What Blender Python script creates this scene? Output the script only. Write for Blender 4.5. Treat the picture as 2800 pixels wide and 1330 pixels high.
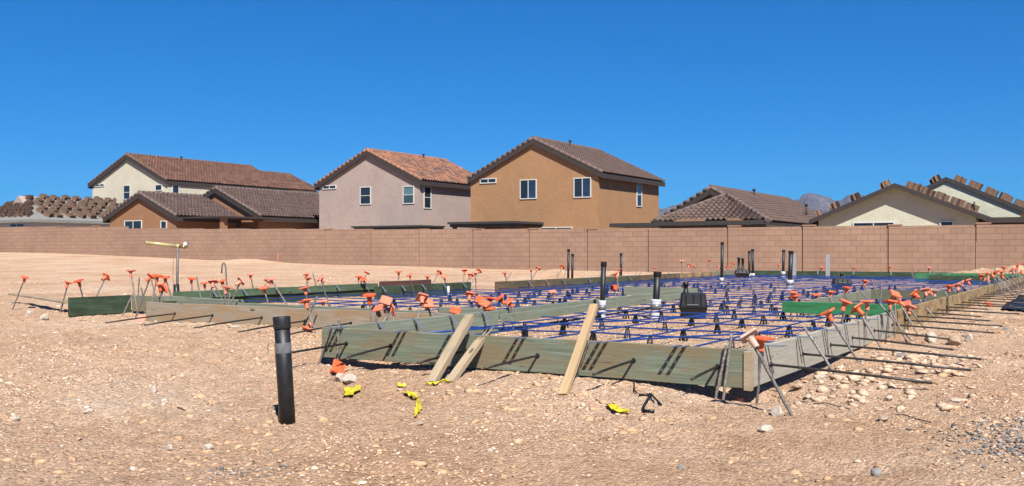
import bpy, bmesh, math, random
import numpy as np
from mathutils import Vector, Matrix

random.seed(7)
RNG = np.random.default_rng(11)
SC = bpy.context.scene
COL = SC.collection
R = math.radians
for o in list(bpy.data.objects):
    bpy.data.objects.remove(o, do_unlink=True)

# ------------------------------------------------------------ camera
TH = R(31.43)                 # camera heading, left of the building's depth axis (+Y)
CT, ST = math.cos(TH), math.sin(TH)
FPX, CX, HY = 2700.0, 1400.0, 688.0   # focal length, centre and horizon measured on the 2800x1330 photo
H = 0.83                      # camera height over the pad
cam_d = bpy.data.cameras.new('camera')
cam = bpy.data.objects.new('camera', cam_d)
COL.objects.link(cam)
cam.location = (0, 0, H)
cam.rotation_euler = (R(90), 0, TH)
cam_d.sensor_width = 36.0
cam_d.lens = FPX / 2800.0 * 36.0
cam_d.shift_y = (HY - 665.0) / 2800.0
cam_d.clip_start = 0.05
cam_d.clip_end = 20000
SC.camera = cam

# ------------------------------------------------------------ sky and sun
SUN_TO = Vector((0.69, -0.69, 1.06)).normalized()      # towards the sun
elev = math.asin(SUN_TO.z)
world = bpy.data.worlds.new('World')
SC.world = world
world.use_nodes = True
nt = world.node_tree
nt.nodes.clear()
wo = nt.nodes.new('ShaderNodeOutputWorld')
bg = nt.nodes.new('ShaderNodeBackground')
sky = nt.nodes.new('ShaderNodeTexSky')
sky.sky_type = 'NISHITA'
sky.sun_disc = False
sky.sun_elevation = elev
sky.sun_rotation = math.atan2(SUN_TO.x, SUN_TO.y)
sky.altitude = 1200
sky.air_density = 1.0
sky.dust_density = 0.0
sky.ozone_density = 4.0
hs = nt.nodes.new('ShaderNodeHueSaturation')
hs.inputs['Saturation'].default_value = 1.25
hs.inputs['Value'].default_value = 1.0
nt.links.new(sky.outputs[0], hs.inputs['Color'])
STR = 0.085
sp_ = nt.nodes.new('ShaderNodeSeparateColor'); cb_ = nt.nodes.new('ShaderNodeCombineColor')
nt.links.new(hs.outputs[0], sp_.inputs[0])
for ch, (gain, power) in enumerate(((.085, 1.0), (.455, .71), (.87, .75))):   # clear desert air: deep blue down to the horizon
    a_ = nt.nodes.new('ShaderNodeMath'); a_.operation = 'MULTIPLY'; a_.inputs[1].default_value = STR
    p_ = nt.nodes.new('ShaderNodeMath'); p_.operation = 'POWER'; p_.inputs[1].default_value = power
    g_ = nt.nodes.new('ShaderNodeMath'); g_.operation = 'MULTIPLY'; g_.inputs[1].default_value = gain / STR
    nt.links.new(sp_.outputs[ch], a_.inputs[0]); nt.links.new(a_.outputs[0], p_.inputs[0]); nt.links.new(p_.outputs[0], g_.inputs[0]); nt.links.new(g_.outputs[0], cb_.inputs[ch])
nt.links.new(cb_.outputs[0], bg.inputs['Color'])
bg.inputs['Strength'].default_value = STR / 1.68
nt.links.new(bg.outputs[0], wo.inputs['Surface'])
sd = bpy.data.lights.new('sun', 'SUN')
sd.energy = 5.0
sd.angle = R(0.5)
sd.color = (1.0, 0.955, 0.88)
sun = bpy.data.objects.new('sun', sd)
COL.objects.link(sun)
sun.rotation_euler = SUN_TO.to_track_quat('Z', 'Y').to_euler()
sun.location = (20, -20, 40)
SC.view_settings.view_transform = 'Standard'
SC.view_settings.look = 'None'
SC.view_settings.exposure = 1.0
SC.view_settings.gamma = 1.0
SC.cycles.max_bounces = 5

# ------------------------------------------------------------ projection helpers
def ray(px, py):
    u = (px - CX) / FPX
    v = (py - HY) / FPX
    return Vector((u * CT - ST, u * ST + CT, -v))
def atT(px, py, t):
    d = ray(px, py); return Vector((d.x * t, d.y * t, H + d.z * t))
def atZ(px, py, Z=0.0):
    return atT(px, py, (Z - H) / ray(px, py).z)
def atY(px, py, Y):
    return atT(px, py, Y / ray(px, py).y)
def atX(px, py, X):
    return atT(px, py, X / ray(px, py).x)

# ------------------------------------------------------------ noise and terrain
_perm = RNG.permutation(512)
_val = RNG.random(512)
def vnoise(x, y):
    xi = np.floor(x).astype(int); yi = np.floor(y).astype(int)
    fx = x - xi; fy = y - yi
    fx = fx * fx * (3 - 2 * fx); fy = fy * fy * (3 - 2 * fy)
    def h(a, b):
        return _val[(_perm[(a & 511)] + b) & 511]
    a = h(xi, yi); b = h(xi + 1, yi); c = h(xi, yi + 1); d = h(xi + 1, yi + 1)
    return (a + (b - a) * fx) * (1 - fy) + (c + (d - c) * fx) * fy - 0.5
def sst(e0, e1, x):
    t = np.clip((x - e0) / (e1 - e0), 0, 1)
    return t * t * (3 - 2 * t)
def gauss(x, y, cx, cy, rx, ry):
    return np.exp(-((x - cx) / rx) ** 2 - ((y - cy) / ry) ** 2)
YF = 5.85; XR = -1.88; XM = -5.33; YF2 = 7.66; XL = -10.2; YB = 30.2
def inpad(x, y):
    m = sst(XR + .02, XR - .10, x) * sst(XL - 1.3, XL - 1.0, x) * sst(YB + .1, YB - .1, y)
    f = np.where(x > XM, sst(YF - .02, YF + .1, y), sst(YF2 - .02, YF2 + .1, y))
    return m * f
def gh(x, y):
    x = np.asarray(x, float); y = np.asarray(y, float)
    pad = inpad(x, y)
    far = sst(60, 20, np.hypot(x, y))
    rough = 1 - 0.75 * pad
    z = rough * (0.05 * vnoise(x * .7 + 9, y * .7) + 0.030 * vnoise(x * 1.9, y * 1.9 + 4)
                 + 0.017 * vnoise(x * 5.1 + 3, y * 5.1) + 0.022 * vnoise(x * 12, y * 12 + 7) * (0.45 + 0.9 * sst(-.1, .3, vnoise(x * .9, y * .9 + 31)))
                 + 0.013 * vnoise(x * 27 + 5, y * 27) + .009 * vnoise(x * 52 + 5, y * 52 + 8)) * (0.3 + 0.7 * far)
    z = z - 0.04 * sst(5.5, 4.5, y) * sst(-8, -5.5, x) - 0.02 * (1 - pad) * sst(-7, -6, x) * sst(8, 6, y)
    for off, dep in ((0.0, .022), (1.55, .018), (4.6, .02)):
        ln = (y - 3.1 - off) + .28 * (x + 3.0) + .18 * np.sin(x * .9)
        z = z + (1 - pad) * sst(11, 8, y) * dep * (np.exp(-((np.abs(ln) - .14) / .05) ** 2) * .6 - np.exp(-(ln / .10) ** 2))
    z = z - 0.14 * gauss(x, y, -1.95, 5.93, .36, .20) - 0.09 * gauss(x, y, -1.93, 7.2, .17, 1.4)
    z = z - 0.11 * gauss(x, y, -4.9, 5.93, .55, .18) + 0.03 * gauss(x, y, -3.3, 5.55, 1.0, .2)
    z = z + 0.055 * gauss(x, y, -1.15, 6.6, .3, .8) * (0.6 + vnoise(x * 7, y * 7))
    z = z - 0.06 * gauss(x, y, -11.2, 8.2, .25, .7)
    # soil banked up towards the wall on the left and a few heaps behind the forms
    z = z + 0.62 * sst(-28, -62, x) * sst(16, 35, y) + 0.16 * sst(-16, -34, x) * sst(14, 30, y)
    z = z + 0.28 * gauss(x, y, -14.6, 26.0, 1.3, .8) * (0.8 + vnoise(x * 3, y * 3)) + 0.2 * gauss(x, y, -36.5, 34.8, 2.0, .9)
    z = z + 0.45 * gauss(x, y, -1.6, 33.0, 3.2, 1.6) * (0.8 + .8 * vnoise(x * 2, y * 2))
    return z + 0.01
def ground(px, py, dz=0.0):
    Z = 0.0
    for i in range(12):
        p = atZ(px, py, Z)
        Z = 0.5 * Z + 0.5 * float(gh(p.x, p.y))
    p = atZ(px, py, Z); p.z += dz
    return p

# ------------------------------------------------------------ materials
MATS = {}
def _new(name):
    m = bpy.data.materials.new(name); m.use_nodes = True
    n = m.node_tree.nodes; b = n['Principled BSDF']
    return m, n, m.node_tree.links, b
def _ramp(n, l, fac, stops):
    r = n.new('ShaderNodeValToRGB')
    e = r.color_ramp.elements
    while len(e) < len(stops): e.new(0.5)
    for k, (p, c) in enumerate(stops):
        e[k].position = p; e[k].color = (*c, 1)
    l.new(fac, r.inputs[0]); return r
def _noise(n, l, vec, scale, detail=4, rough=.55):
    t = n.new('ShaderNodeTexNoise'); t.inputs['Scale'].default_value = scale
    t.inputs['Detail'].default_value = detail; t.inputs['Roughness'].default_value = rough
    if vec: l.new(vec, t.inputs['Vector'])
    return t
def _mix(n, l, fac, a, b, mode='MIX'):
    x = n.new('ShaderNodeMixRGB'); x.blend_type = mode
    for s, v in ((0, fac), (1, a), (2, b)):
        if hasattr(v, 'is_linked'): l.new(v, x.inputs[s])
        elif s == 0: x.inputs[0].default_value = v
        else: x.inputs[s].default_value = (*v, 1)
    return x.outputs[0]
def _bump(n, l, h, strength, dist, b):
    k = n.new('ShaderNodeBump'); k.inputs['Strength'].default_value = strength; k.inputs['Distance'].default_value = dist
    l.new(h, k.inputs['Height']); l.new(k.outputs[0], b.inputs['Normal'])
def _coord(n, l, kind='Object', scale=None):
    t = n.new('ShaderNodeTexCoord'); o = t.outputs[kind]
    if scale:
        m = n.new('ShaderNodeMapping'); m.inputs['Scale'].default_value = scale
        l.new(o, m.inputs['Vector']); o = m.outputs[0]
    return o
def _objrand(n):
    return n.new('ShaderNodeObjectInfo').outputs['Random']

def plain(name, c, rough=.6, metal=0.0, var=.12, scale=30, bump=0.0, spec=.4):
    if name in MATS: return MATS[name]
    m, n, l, b = _new(name)
    v = _coord(n, l)
    t = _noise(n, l, v, scale)
    c2 = tuple(min(1, x * (1 + var)) for x in c); c1 = tuple(x * (1 - var) for x in c)
    r = _ramp(n, l, t.outputs[0], [(.3, c1), (.7, c2)])
    l.new(r.outputs[0], b.inputs['Base Color'])
    b.inputs['Roughness'].default_value = rough; b.inputs['Metallic'].default_value = metal
    b.inputs['Specular IOR Level'].default_value = spec
    if bump: _bump(n, l, t.outputs[0], bump, .01, b)
    MATS[name] = m; return m

def wood(name, c1, c2, blotch=None, grain=28, rough=.85):
    """weathered timber; the board's length lies along local X"""
    if name in MATS: return MATS[name]
    m, n, l, b = _new(name)
    t = n.new('ShaderNodeTexCoord')
    rnd = _objrand(n)
    ad = n.new('ShaderNodeVectorMath'); ad.operation = 'ADD'
    l.new(t.outputs['Object'], ad.inputs[0]); cv = n.new('ShaderNodeCombineXYZ')
    mu = n.new('ShaderNodeMath'); mu.operation = 'MULTIPLY'; mu.inputs[1].default_value = 37.0
    l.new(rnd, mu.inputs[0]); l.new(mu.outputs[0], cv.inputs[0]); l.new(mu.outputs[0], cv.inputs[2])
    l.new(cv.outputs[0], ad.inputs[1])
    mp = n.new('ShaderNodeMapping'); mp.inputs['Scale'].default_value = (1.2, grain, grain)
    l.new(ad.outputs[0], mp.inputs['Vector'])
    g = _noise(n, l, mp.outputs[0], 1.6, 6, .65)
    g.inputs['Distortion'].default_value = .9
    r = _ramp(n, l, g.outputs[0], [(.28, c1), (.52, tuple((a + b_) / 2 for a, b_ in zip(c1, c2))), (.72, c2)])
    mp2 = n.new('ShaderNodeMapping'); mp2.inputs['Scale'].default_value = (1.0, 3.5, 3.5)
    l.new(ad.outputs[0], mp2.inputs['Vector'])
    k = _noise(n, l, mp2.outputs[0], 2.2, 5, .6)
    bl = blotch or tuple(x * .55 for x in c1)
    f = _ramp(n, l, k.outputs[0], [(.44, (0, 0, 0)), (.60, (1, 1, 1))])
    col = _mix(n, l, f.outputs[0], r.outputs[0], bl)
    # knots
    vo = n.new('ShaderNodeTexVoronoi'); vo.inputs['Scale'].default_value = 1.0
    mp3 = n.new('ShaderNodeMapping'); mp3.inputs['Scale'].default_value = (2.6, 8.0, 8.0)
    l.new(ad.outputs[0], mp3.inputs['Vector']); l.new(mp3.outputs[0], vo.inputs['Vector'])
    kf = _ramp(n, l, vo.outputs['Distance'], [(.07, (1, 1, 1)), (.13, (0, 0, 0))])
    col = _mix(n, l, kf.outputs[0], col, tuple(x * .35 for x in c1))
    # mud splashed on in patches
    sp = _noise(n, l, ad.outputs[0], 14, 4, .7)
    sf = _ramp(n, l, sp.outputs[0], [(.60, (0, 0, 0)), (.78, (.6, .6, .6))])
    col = _mix(n, l, sf.outputs[0], col, (.34, .25, .17))
    l.new(col, b.inputs['Base Color'])
    b.inputs['Roughness'].default_value = rough; b.inputs['Specular IOR Level'].default_value = .2
    # dark checks along the grain
    mp4 = n.new('ShaderNodeMapping'); mp4.inputs['Scale'].default_value = (3.0, 60, 60); l.new(ad.outputs[0], mp4.inputs['Vector'])
    ck = _noise(n, l, mp4.outputs[0], 1.0, 3, .5)
    cf = _ramp(n, l, ck.outputs[0], [(.66, (0, 0, 0)), (.72, (.75, .75, .75))])
    col = _mix(n, l, cf.outputs[0], col, tuple(x * .3 for x in c1))
    l.new(col, b.inputs['Base Color'])
    _bump(n, l, g.outputs[0], .6, .005, b)
    MATS[name] = m; return m

def soil():
    m, n, l, b = _new('soil')
    v = _coord(n, l)
    a = _noise(n, l, v, .45, 6, .6)
    r1 = _ramp(n, l, a.outputs[0], [(.28, (.64, .40, .25)), (.43, (.79, .53, .35)), (.58, (.87, .625, .435)), (.76, (.92, .74, .575))])
    f = _noise(n, l, v, 55, 6, .75)
    r2 = _ramp(n, l, f.outputs[0], [(.30, (.70, .64, .60)), (.5, (1, .98, .96)), (.72, (1.2, 1.18, 1.18))])
    c = _mix(n, l, .85, r1.outputs[0], r2.outputs[0], 'MULTIPLY')
    vo = n.new('ShaderNodeTexVoronoi'); vo.inputs['Scale'].default_value = 62; l.new(v, vo.inputs['Vector'])
    vr = _ramp(n, l, vo.outputs['Color'], [(.15, (.72, .66, .62)), (.5, (1, 1, 1)), (.85, (1.16, 1.15, 1.14))])
    c = _mix(n, l, .8, c, vr.outputs[0], 'MULTIPLY')
    md = _noise(n, l, v, 3.2, 7, .7); md.inputs['Distortion'].default_value = .6
    mr = _ramp(n, l, md.outputs[0], [(.33, (.79, .75, .71)), (.47, (.99, .985, .975)), (.66, (1.06, 1.06, 1.07))])
    c = _mix(n, l, .9, c, mr.outputs[0], 'MULTIPLY')
    l.new(c, b.inputs['Base Color'])
    b.inputs['Roughness'].default_value = .95; b.inputs['Specular IOR Level'].default_value = .1
    h = n.new('ShaderNodeMath'); h.operation = 'ADD'
    hv = n.new('ShaderNodeMath'); hv.operation = 'MULTIPLY'; hv.inputs[1].default_value = -.55
    l.new(vo.outputs['Distance'], hv.inputs[0]); l.new(f.outputs[0], h.inputs[0]); l.new(hv.outputs[0], h.inputs[1])
    _bump(n, l, h.outputs[0], 1.0, .027, b)
    return m

def stone_mat():
    m, n, l, b = _new('stone')
    at = n.new('ShaderNodeAttribute'); at.attribute_name = 'tint'
    v = _coord(n, l)
    t = _noise(n, l, v, 60, 5)
    r = _ramp(n, l, t.outputs[0], [(.3, (.75, .73, .70)), (.7, (1.15, 1.15, 1.15))])
    c = _mix(n, l, 1.0, at.outputs['Color'], r.outputs[0], 'MULTIPLY')
    l.new(c, b.inputs['Base Color']); b.inputs['Roughness'].default_value = .9
    b.inputs['Specular IOR Level'].default_value = .15
    _bump(n, l, t.outputs[0], .6, .006, b)
    return m

def stucco(name, c):
    m, n, l, b = _new(name)
    v = _coord(n, l)
    a = _noise(n, l, v, .9, 4)
    w = _noise(n, l, v, 4.5, 6, .68)
    w.inputs['Distortion'].default_value = 1.6
    r = _ramp(n, l, a.outputs[0], [(.3, tuple(x * .93 for x in c)), (.7, tuple(x * 1.05 for x in c))])
    r2 = _ramp(n, l, w.outputs[0], [(.32, (.89, .885, .88)), (.5, (1, 1, 1)), (.66, (1.05, 1.05, 1.05))])
    col = _mix(n, l, 1.0, r.outputs[0], r2.outputs[0], 'MULTIPLY')
    l.new(col, b.inputs['Base Color']); b.inputs['Roughness'].default_value = .93
    b.inputs['Specular IOR Level'].default_value = .15
    _bump(n, l, w.outputs[0], .7, .04, b)
    return m

def tile_mat(name, cols):
    """concrete roof tile; every tile has its own shade (UV counts tiles)"""
    m, n, l, b = _new(name)
    uv = n.new('ShaderNodeTexCoord').outputs['UV']
    fl = n.new('ShaderNodeVectorMath'); fl.operation = 'FLOOR'; l.new(uv, fl.inputs[0])
    wn = n.new('ShaderNodeTexWhiteNoise'); wn.noise_dimensions = '2D'; l.new(fl.outputs[0], wn.inputs['Vector'])
    k = len(cols)
    r = _ramp(n, l, wn.outputs['Value'], [((i + .3) / k, c) for i, c in enumerate(cols)])
    v = _coord(n, l)
    t = _noise(n, l, v, 1.1, 5)
    r2 = _ramp(n, l, t.outputs[0], [(.3, (.78, .78, .8)), (.7, (1.12, 1.1, 1.1))])
    col = _mix(n, l, 1.0, r.outputs[0], r2.outputs[0], 'MULTIPLY')
    l.new(col, b.inputs['Base Color']); b.inputs['Roughness'].default_value = .85
    b.inputs['Specular IOR Level'].default_value = .2
    return m

def block_mat(name, offset):
    m, n, l, b = _new(name)
    uv = n.new('ShaderNodeTexCoord').outputs['UV']
    br = n.new('ShaderNodeTexBrick')
    br.offset = offset; br.squash = 1.0
    l.new(uv, br.inputs['Vector'])
    br.inputs['Scale'].default_value = 1.0
    br.inputs['Brick Width'].default_value = .406; br.inputs['Row Height'].default_value = .203
    br.inputs['Mortar Size'].default_value = .008; br.inputs['Mortar Smooth'].default_value = .4
    br.inputs['Bias'].default_value = -.1
    br.inputs['Color1'].default_value = (.455, .295, .213, 1); br.inputs['Color2'].default_value = (.405, .258, .183, 1)
    br.inputs['Mortar'].default_value = (.245, .152, .107, 1)
    v = _coord(n, l)
    t = _noise(n, l, v, 40, 4)
    r = _ramp(n, l, t.outputs[0], [(.3, (.88, .88, .88)), (.7, (1.1, 1.1, 1.1))])
    t2 = _noise(n, l, v, .35, 3)
    r3 = _ramp(n, l, t2.outputs[0], [(.3, (.90, .89, .88)), (.7, (1.10, 1.09, 1.08))])
    c = _mix(n, l, 1.0, br.outputs['Color'], r.outputs[0], 'MULTIPLY')
    c = _mix(n, l, 1.0, c, r3.outputs[0], 'MULTIPLY')
    l.new(c, b.inputs['Base Color']); b.inputs['Roughness'].default_value = .95
    b.inputs['Specular IOR Level'].default_value = .1
    iv = n.new('ShaderNodeMath'); iv.operation = 'SUBTRACT'; iv.inputs[0].default_value = 1
    l.new(br.outputs['Fac'], iv.inputs[1])
    _bump(n, l, iv.outputs[0], .5, .01, b)
    return m

def rusty(name, c1, c2, metal=.3, rough=.6):
    m, n, l, b = _new(name)
    v = _coord(n, l, 'Object', (1, 1, 1))
    t = _noise(n, l, v, 45, 5, .7)
    r = _ramp(n, l, t.outputs[0], [(.35, c1), (.65, c2)])
    rd = _ramp(n, l, _objrand(n), [(0, (.6, .6, .6)), (1, (1.25, 1.22, 1.2))])
    c = _mix(n, l, 1.0, r.outputs[0], rd.outputs[0], 'MULTIPLY')
    l.new(c, b.inputs['Base Color']); b.inputs['Metallic'].default_value = metal; b.inputs['Roughness'].default_value = rough
    w = n.new('ShaderNodeTexWave'); w.bands_direction = 'Z'; w.inputs['Scale'].default_value = 25
    l.new(_coord(n, l), w.inputs['Vector'])
    _bump(n, l, t.outputs[0], .4, .002, b)
    return m

def capmat():
    m, n, l, b = _new('orange_plastic')
    t = _noise(n, l, _coord(n, l), 40, 5)
    r = _ramp(n, l, _objrand(n), [(0, (.88, .115, .026)), (.35, (.93, .165, .055)), (.7, (.93, .23, .115)), (1, (.88, .34, .23))])
    r2 = _ramp(n, l, t.outputs[0], [(.3, (.86, .86, .86)), (.7, (1.08, 1.08, 1.08))])
    d = _ramp(n, l, _noise(n, l, _coord(n, l), 14, 4, .7).outputs[0], [(.55, (0, 0, 0)), (.8, (.6, .6, .6))])
    c = _mix(n, l, 1.0, r.outputs[0], r2.outputs[0], 'MULTIPLY')
    c = _mix(n, l, d.outputs[0], c, (.45, .27, .18))
    l.new(c, b.inputs['Base Color']); b.inputs['Roughness'].default_value = .5
    b.inputs['Specular IOR Level'].default_value = .35
    b.inputs['Subsurface Weight'].default_value = 0.0
    return m

M_SOIL = soil(); M_STONE = stone_mat(); M_CAP = capmat()
M_BLOCK = block_mat('block', .5); M_PIL = block_mat('pilaster_block', 0.0)
M_ROD = rusty('rebar_steel', (.15, .125, .11), (.40, .37, .345), .25, .6)
M_TAIL = rusty('cable_sheath_black', (.012, .011, .010), (.035, .028, .022), 0, .5)
M_STRAND = plain('bare_strand', (.30, .17, .08), .6, .3, .3, 200)
M_BLUE = plain('blue_sheath', (.011, .055, .265), .42, 0, .2, 20)
M_BLK = plain('black_plastic', (.012, .012, .014), .45, 0, .3, 20)
M_ABS = plain('black_pipe_plastic', (.017, .018, .021), .5, 0, .55, 26)
M_WHITE = plain('white_wrap', (.72, .73, .75), .6, 0, .10, 18, .2)
M_GREYTAPE = plain('grey_tape', (.22, .225, .24), .35, .2, .18, 40, .3)
M_GALV = plain('galvanised', (.62, .64, .67), .35, .75, .15, 60)
M_ZINC = plain('zinc_strip', (.55, .56, .58), .5, .4, .15, 50)
M_BROWN = plain('brown_trim', (.052, .039, .034), .75, 0, .12, 6)
M_DKROOF = plain('dark_patio_trim', (.045, .042, .040), .7, 0, .1, 6)
M_FRAME = plain('window_frame_white', (.74, .73, .69), .6, 0, .05, 10)
M_YEL = plain('yellow_tape_plastic', (.80, .66, .02), .45, 0, .2, 30)
M_COPPER = plain('tracer_wire', (.22, .13, .06), .5, .4, .2, 40)
M_PINK = plain('pink_lath', (.72, .25, .20), .8, 0, .15, 30)
M_ROCKW = plain('pale_rock', (.60, .51, .42), .95, 0, .16, 22, .9, .1)
M_ROCKT = plain('tan_rock', (.50, .37, .27), .95, 0, .2, 22, .9, .1)
M_ROCKG = plain('grey_rock', (.30, .29, .28), .9, 0, .25, 22, .8, .15)
M_SHADOW = plain('shadow_black', (.012, .013, .016), .6, 0, .3, 5, .2)  # near-black colour for the painted ground shadow
M_UNDER = plain('grey_underlayment', (.26, .255, .24), .9, 0, .1, 3)
W_GREEN = wood('green_stained_board', (.135, .16, .11), (.305, .345, .26), (.26, .215, .13))
W_GREEN2 = wood('pale_green_board', (.19, .225, .175), (.34, .375, .30), (.24, .255, .18))
W_DKGREEN = wood('dark_green_board', (.040, .072, .042), (.085, .135, .080), (.045, .06, .035))
W_BRGREEN = wood('bright_green_board', (.035, .22, .085), (.065, .33, .135), (.04, .20, .08))
W_GREY = wood('grey_board', (.40, .375, .315), (.56, .53, .455), (.47, .435, .35))
W_TAN = wood('weathered_tan_board', (.32, .26, .185), (.46, .395, .30), (.40, .265, .15))
W_GOLD = wood('golden_plywood', (.36, .24, .11), (.52, .37, .19), (.28, .19, .10))
W_BROWN = wood('brown_board', (.13, .085, .05), (.24, .165, .10), (.10, .09, .06))
W_RED = wood('red_painted_board', (.13, .045, .04), (.20, .075, .065), (.12, .06, .05))
W_FRESH = wood('fresh_lumber', (.50, .33, .17), (.66, .47, .28), (.52, .37, .22))
W_DRY = wood('dry_lumber', (.42, .32, .20), (.60, .48, .33), (.40, .31, .20))
def glass_mat(name, c, rough=.08):
    m, n, l, b = _new(name)
    t = _noise(n, l, _coord(n, l), .8, 2)
    r = _ramp(n, l, t.outputs[0], [(.35, tuple(x * .75 for x in c)), (.65, tuple(x * 1.25 for x in c))])
    l.new(r.outputs[0], b.inputs['Base Color']); b.inputs['Roughness'].default_value = rough
    b.inputs['Specular IOR Level'].default_value = .6
    return m
M_GLASS = glass_mat('window_glass', (.022, .028, .038))
M_GLASS2 = glass_mat('window_glass_pale', (.13, .22, .24), .2)

# ------------------------------------------------------------ mesh helper
class MB:
    def __init__(s): s.v = []; s.f = []; s.mi = []; s.sm = []
    def add(s, vs, fs, mi=0, smooth=False):
        k = len(s.v); s.v += [tuple(v) for v in vs]
        for f in fs:
            s.f.append([i + k for i in f]); s.mi.append(mi); s.sm.append(smooth)
        return s
    def box(s, lo, hi, mi=0, mat=None):
        x0, y0, z0 = lo; x1, y1, z1 = hi
        vs = [Vector(c) for c in ((x0, y0, z0), (x1, y0, z0), (x1, y1, z0), (x0, y1, z0), (x0, y0, z1), (x1, y0, z1), (x1, y1, z1), (x0, y1, z1))]
        if mat: vs = [mat @ v for v in vs]
        return s.add(vs, [(0, 3, 2, 1), (4, 5, 6, 7), (0, 1, 5, 4), (1, 2, 6, 5), (2, 3, 7, 6), (3, 0, 4, 7)], mi)
    def tube(s, pts, r, n=8, mi=0, caps=True, smooth=True):
        pts = [Vector(p) for p in pts]
        rs = r if isinstance(r, (list, tuple)) else [r] * len(pts)
        vs = []; fs = []
        d0 = (pts[1] - pts[0]).normalized()
        ref = Vector((0, 0, 1)) if abs(d0.z) < .9 else Vector((1, 0, 0))
        for i, p in enumerate(pts):
            d = (pts[min(i + 1, len(pts) - 1)] - pts[max(i - 1, 0)])
            d = d.normalized() if d.length > 1e-9 else d0
            a = d.cross(ref)
            if a.length < 1e-4: a = d.cross(Vector((0, 1, 0)))
            a.normalize(); b = d.cross(a).normalized()
            for k in range(n):
                t = 2 * math.pi * k / n
                vs.append(p + a * math.cos(t) * rs[i] + b * math.sin(t) * rs[i])
        for i in range(len(pts) - 1):
            for k in range(n):
                k2 = (k + 1) % n
                fs.append((i * n + k, i * n + k2, (i + 1) * n + k2, (i + 1) * n + k))
        s.add(vs, fs, mi, smooth)
        if caps:
            b = len(s.v) - len(vs); e = b + (len(pts) - 1) * n
            s.f.append([b + k for k in range(n)]); s.mi.append(mi); s.sm.append(False)
            s.f.append([e + k for k in range(n)][::-1]); s.mi.append(mi); s.sm.append(False)
        return s
    def lathe(s, prof, n=20, mi=0, base=None, smooth=True):
        """profile of (r, z) turned round local Z"""
        vs = []; fs = []
        for r, z in prof:
            for k in range(n):
                t = 2 * math.pi * k / n; vs.append(Vector((r * math.cos(t), r * math.sin(t), z)))
        for i in range(len(prof) - 1):
            for k in range(n):
                k2 = (k + 1) % n
                fs.append((i * n + k, i * n + k2, (i + 1) * n + k2, (i + 1) * n + k))
        if base: vs = [base @ v for v in vs]
        return s.add(vs, fs, mi, smooth)
    def mesh(s, name, mats):
        me = bpy.data.meshes.new(name)
        me.from_pydata(s.v, [], s.f); me.validate(verbose=False)
        for m in (mats if isinstance(mats, (list, tuple)) else [mats]): me.materials.append(m)
        if len(me.polygons) == len(s.f):
            me.polygons.foreach_set('material_index', s.mi); me.polygons.foreach_set('use_smooth', s.sm)
        bm = bmesh.new(); bm.from_mesh(me); bmesh.ops.recalc_face_normals(bm, faces=bm.faces); bm.to_mesh(me); bm.free()
        return me
    def build(s, name, mats, parent=None, mw=None):
        return link(name, s.mesh(name, mats), parent, mw)
def link(name, me, parent=None, mw=None):
    o = bpy.data.objects.new(name, me); COL.objects.link(o)
    if parent: o.parent = parent
    if mw is not None: o.matrix_local = mw
    return o
def tag(o, label=None, cat=None, group=None, kind=None):
    if label: o['label'] = label
    if cat: o['category'] = cat
    if group: o['group'] = group
    if kind: o['kind'] = kind
    return o
def thing(name, loc, label, cat, group=None, rz=0.0):
    o = bpy.data.objects.new(name, None); COL.objects.link(o)
    o.location = loc; o.rotation_euler = (0, 0, rz); o.empty_display_size = .1
    return tag(o, label, cat, group)
ONES = ['', 'first', 'second', 'third', 'fourth', 'fifth', 'sixth', 'seventh', 'eighth', 'ninth', 'tenth', 'eleventh', 'twelfth', 'thirteenth',
        'fourteenth', 'fifteenth', 'sixteenth', 'seventeenth', 'eighteenth', 'nineteenth']
TENS = {2: ('twentieth', 'twenty'), 3: ('thirtieth', 'thirty'), 4: ('fortieth', 'forty'), 5: ('fiftieth', 'fifty'), 6: ('sixtieth', 'sixty')}
def nth(i):
    if i < 20: return ONES[i]
    a, b = divmod(i, 10)
    return TENS[a][0] if b == 0 else TENS[a][1] + '-' + ONES[b]
def frame(origin, xdir, up=Vector((0, 0, 1))):
    x = Vector(xdir).normalized(); y = up.cross(x).normalized(); z = x.cross(y)
    m = Matrix((x, y, z)).transposed().to_4x4(); m.translation = origin
    return m
def zframe(origin, zdir, spin=0.0):
    z = Vector(zdir).normalized()
    m = z.to_track_quat('Z', 'Y').to_matrix().to_4x4() @ Matrix.Rotation(spin, 4, 'Z')
    m.translation = origin
    return m

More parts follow.
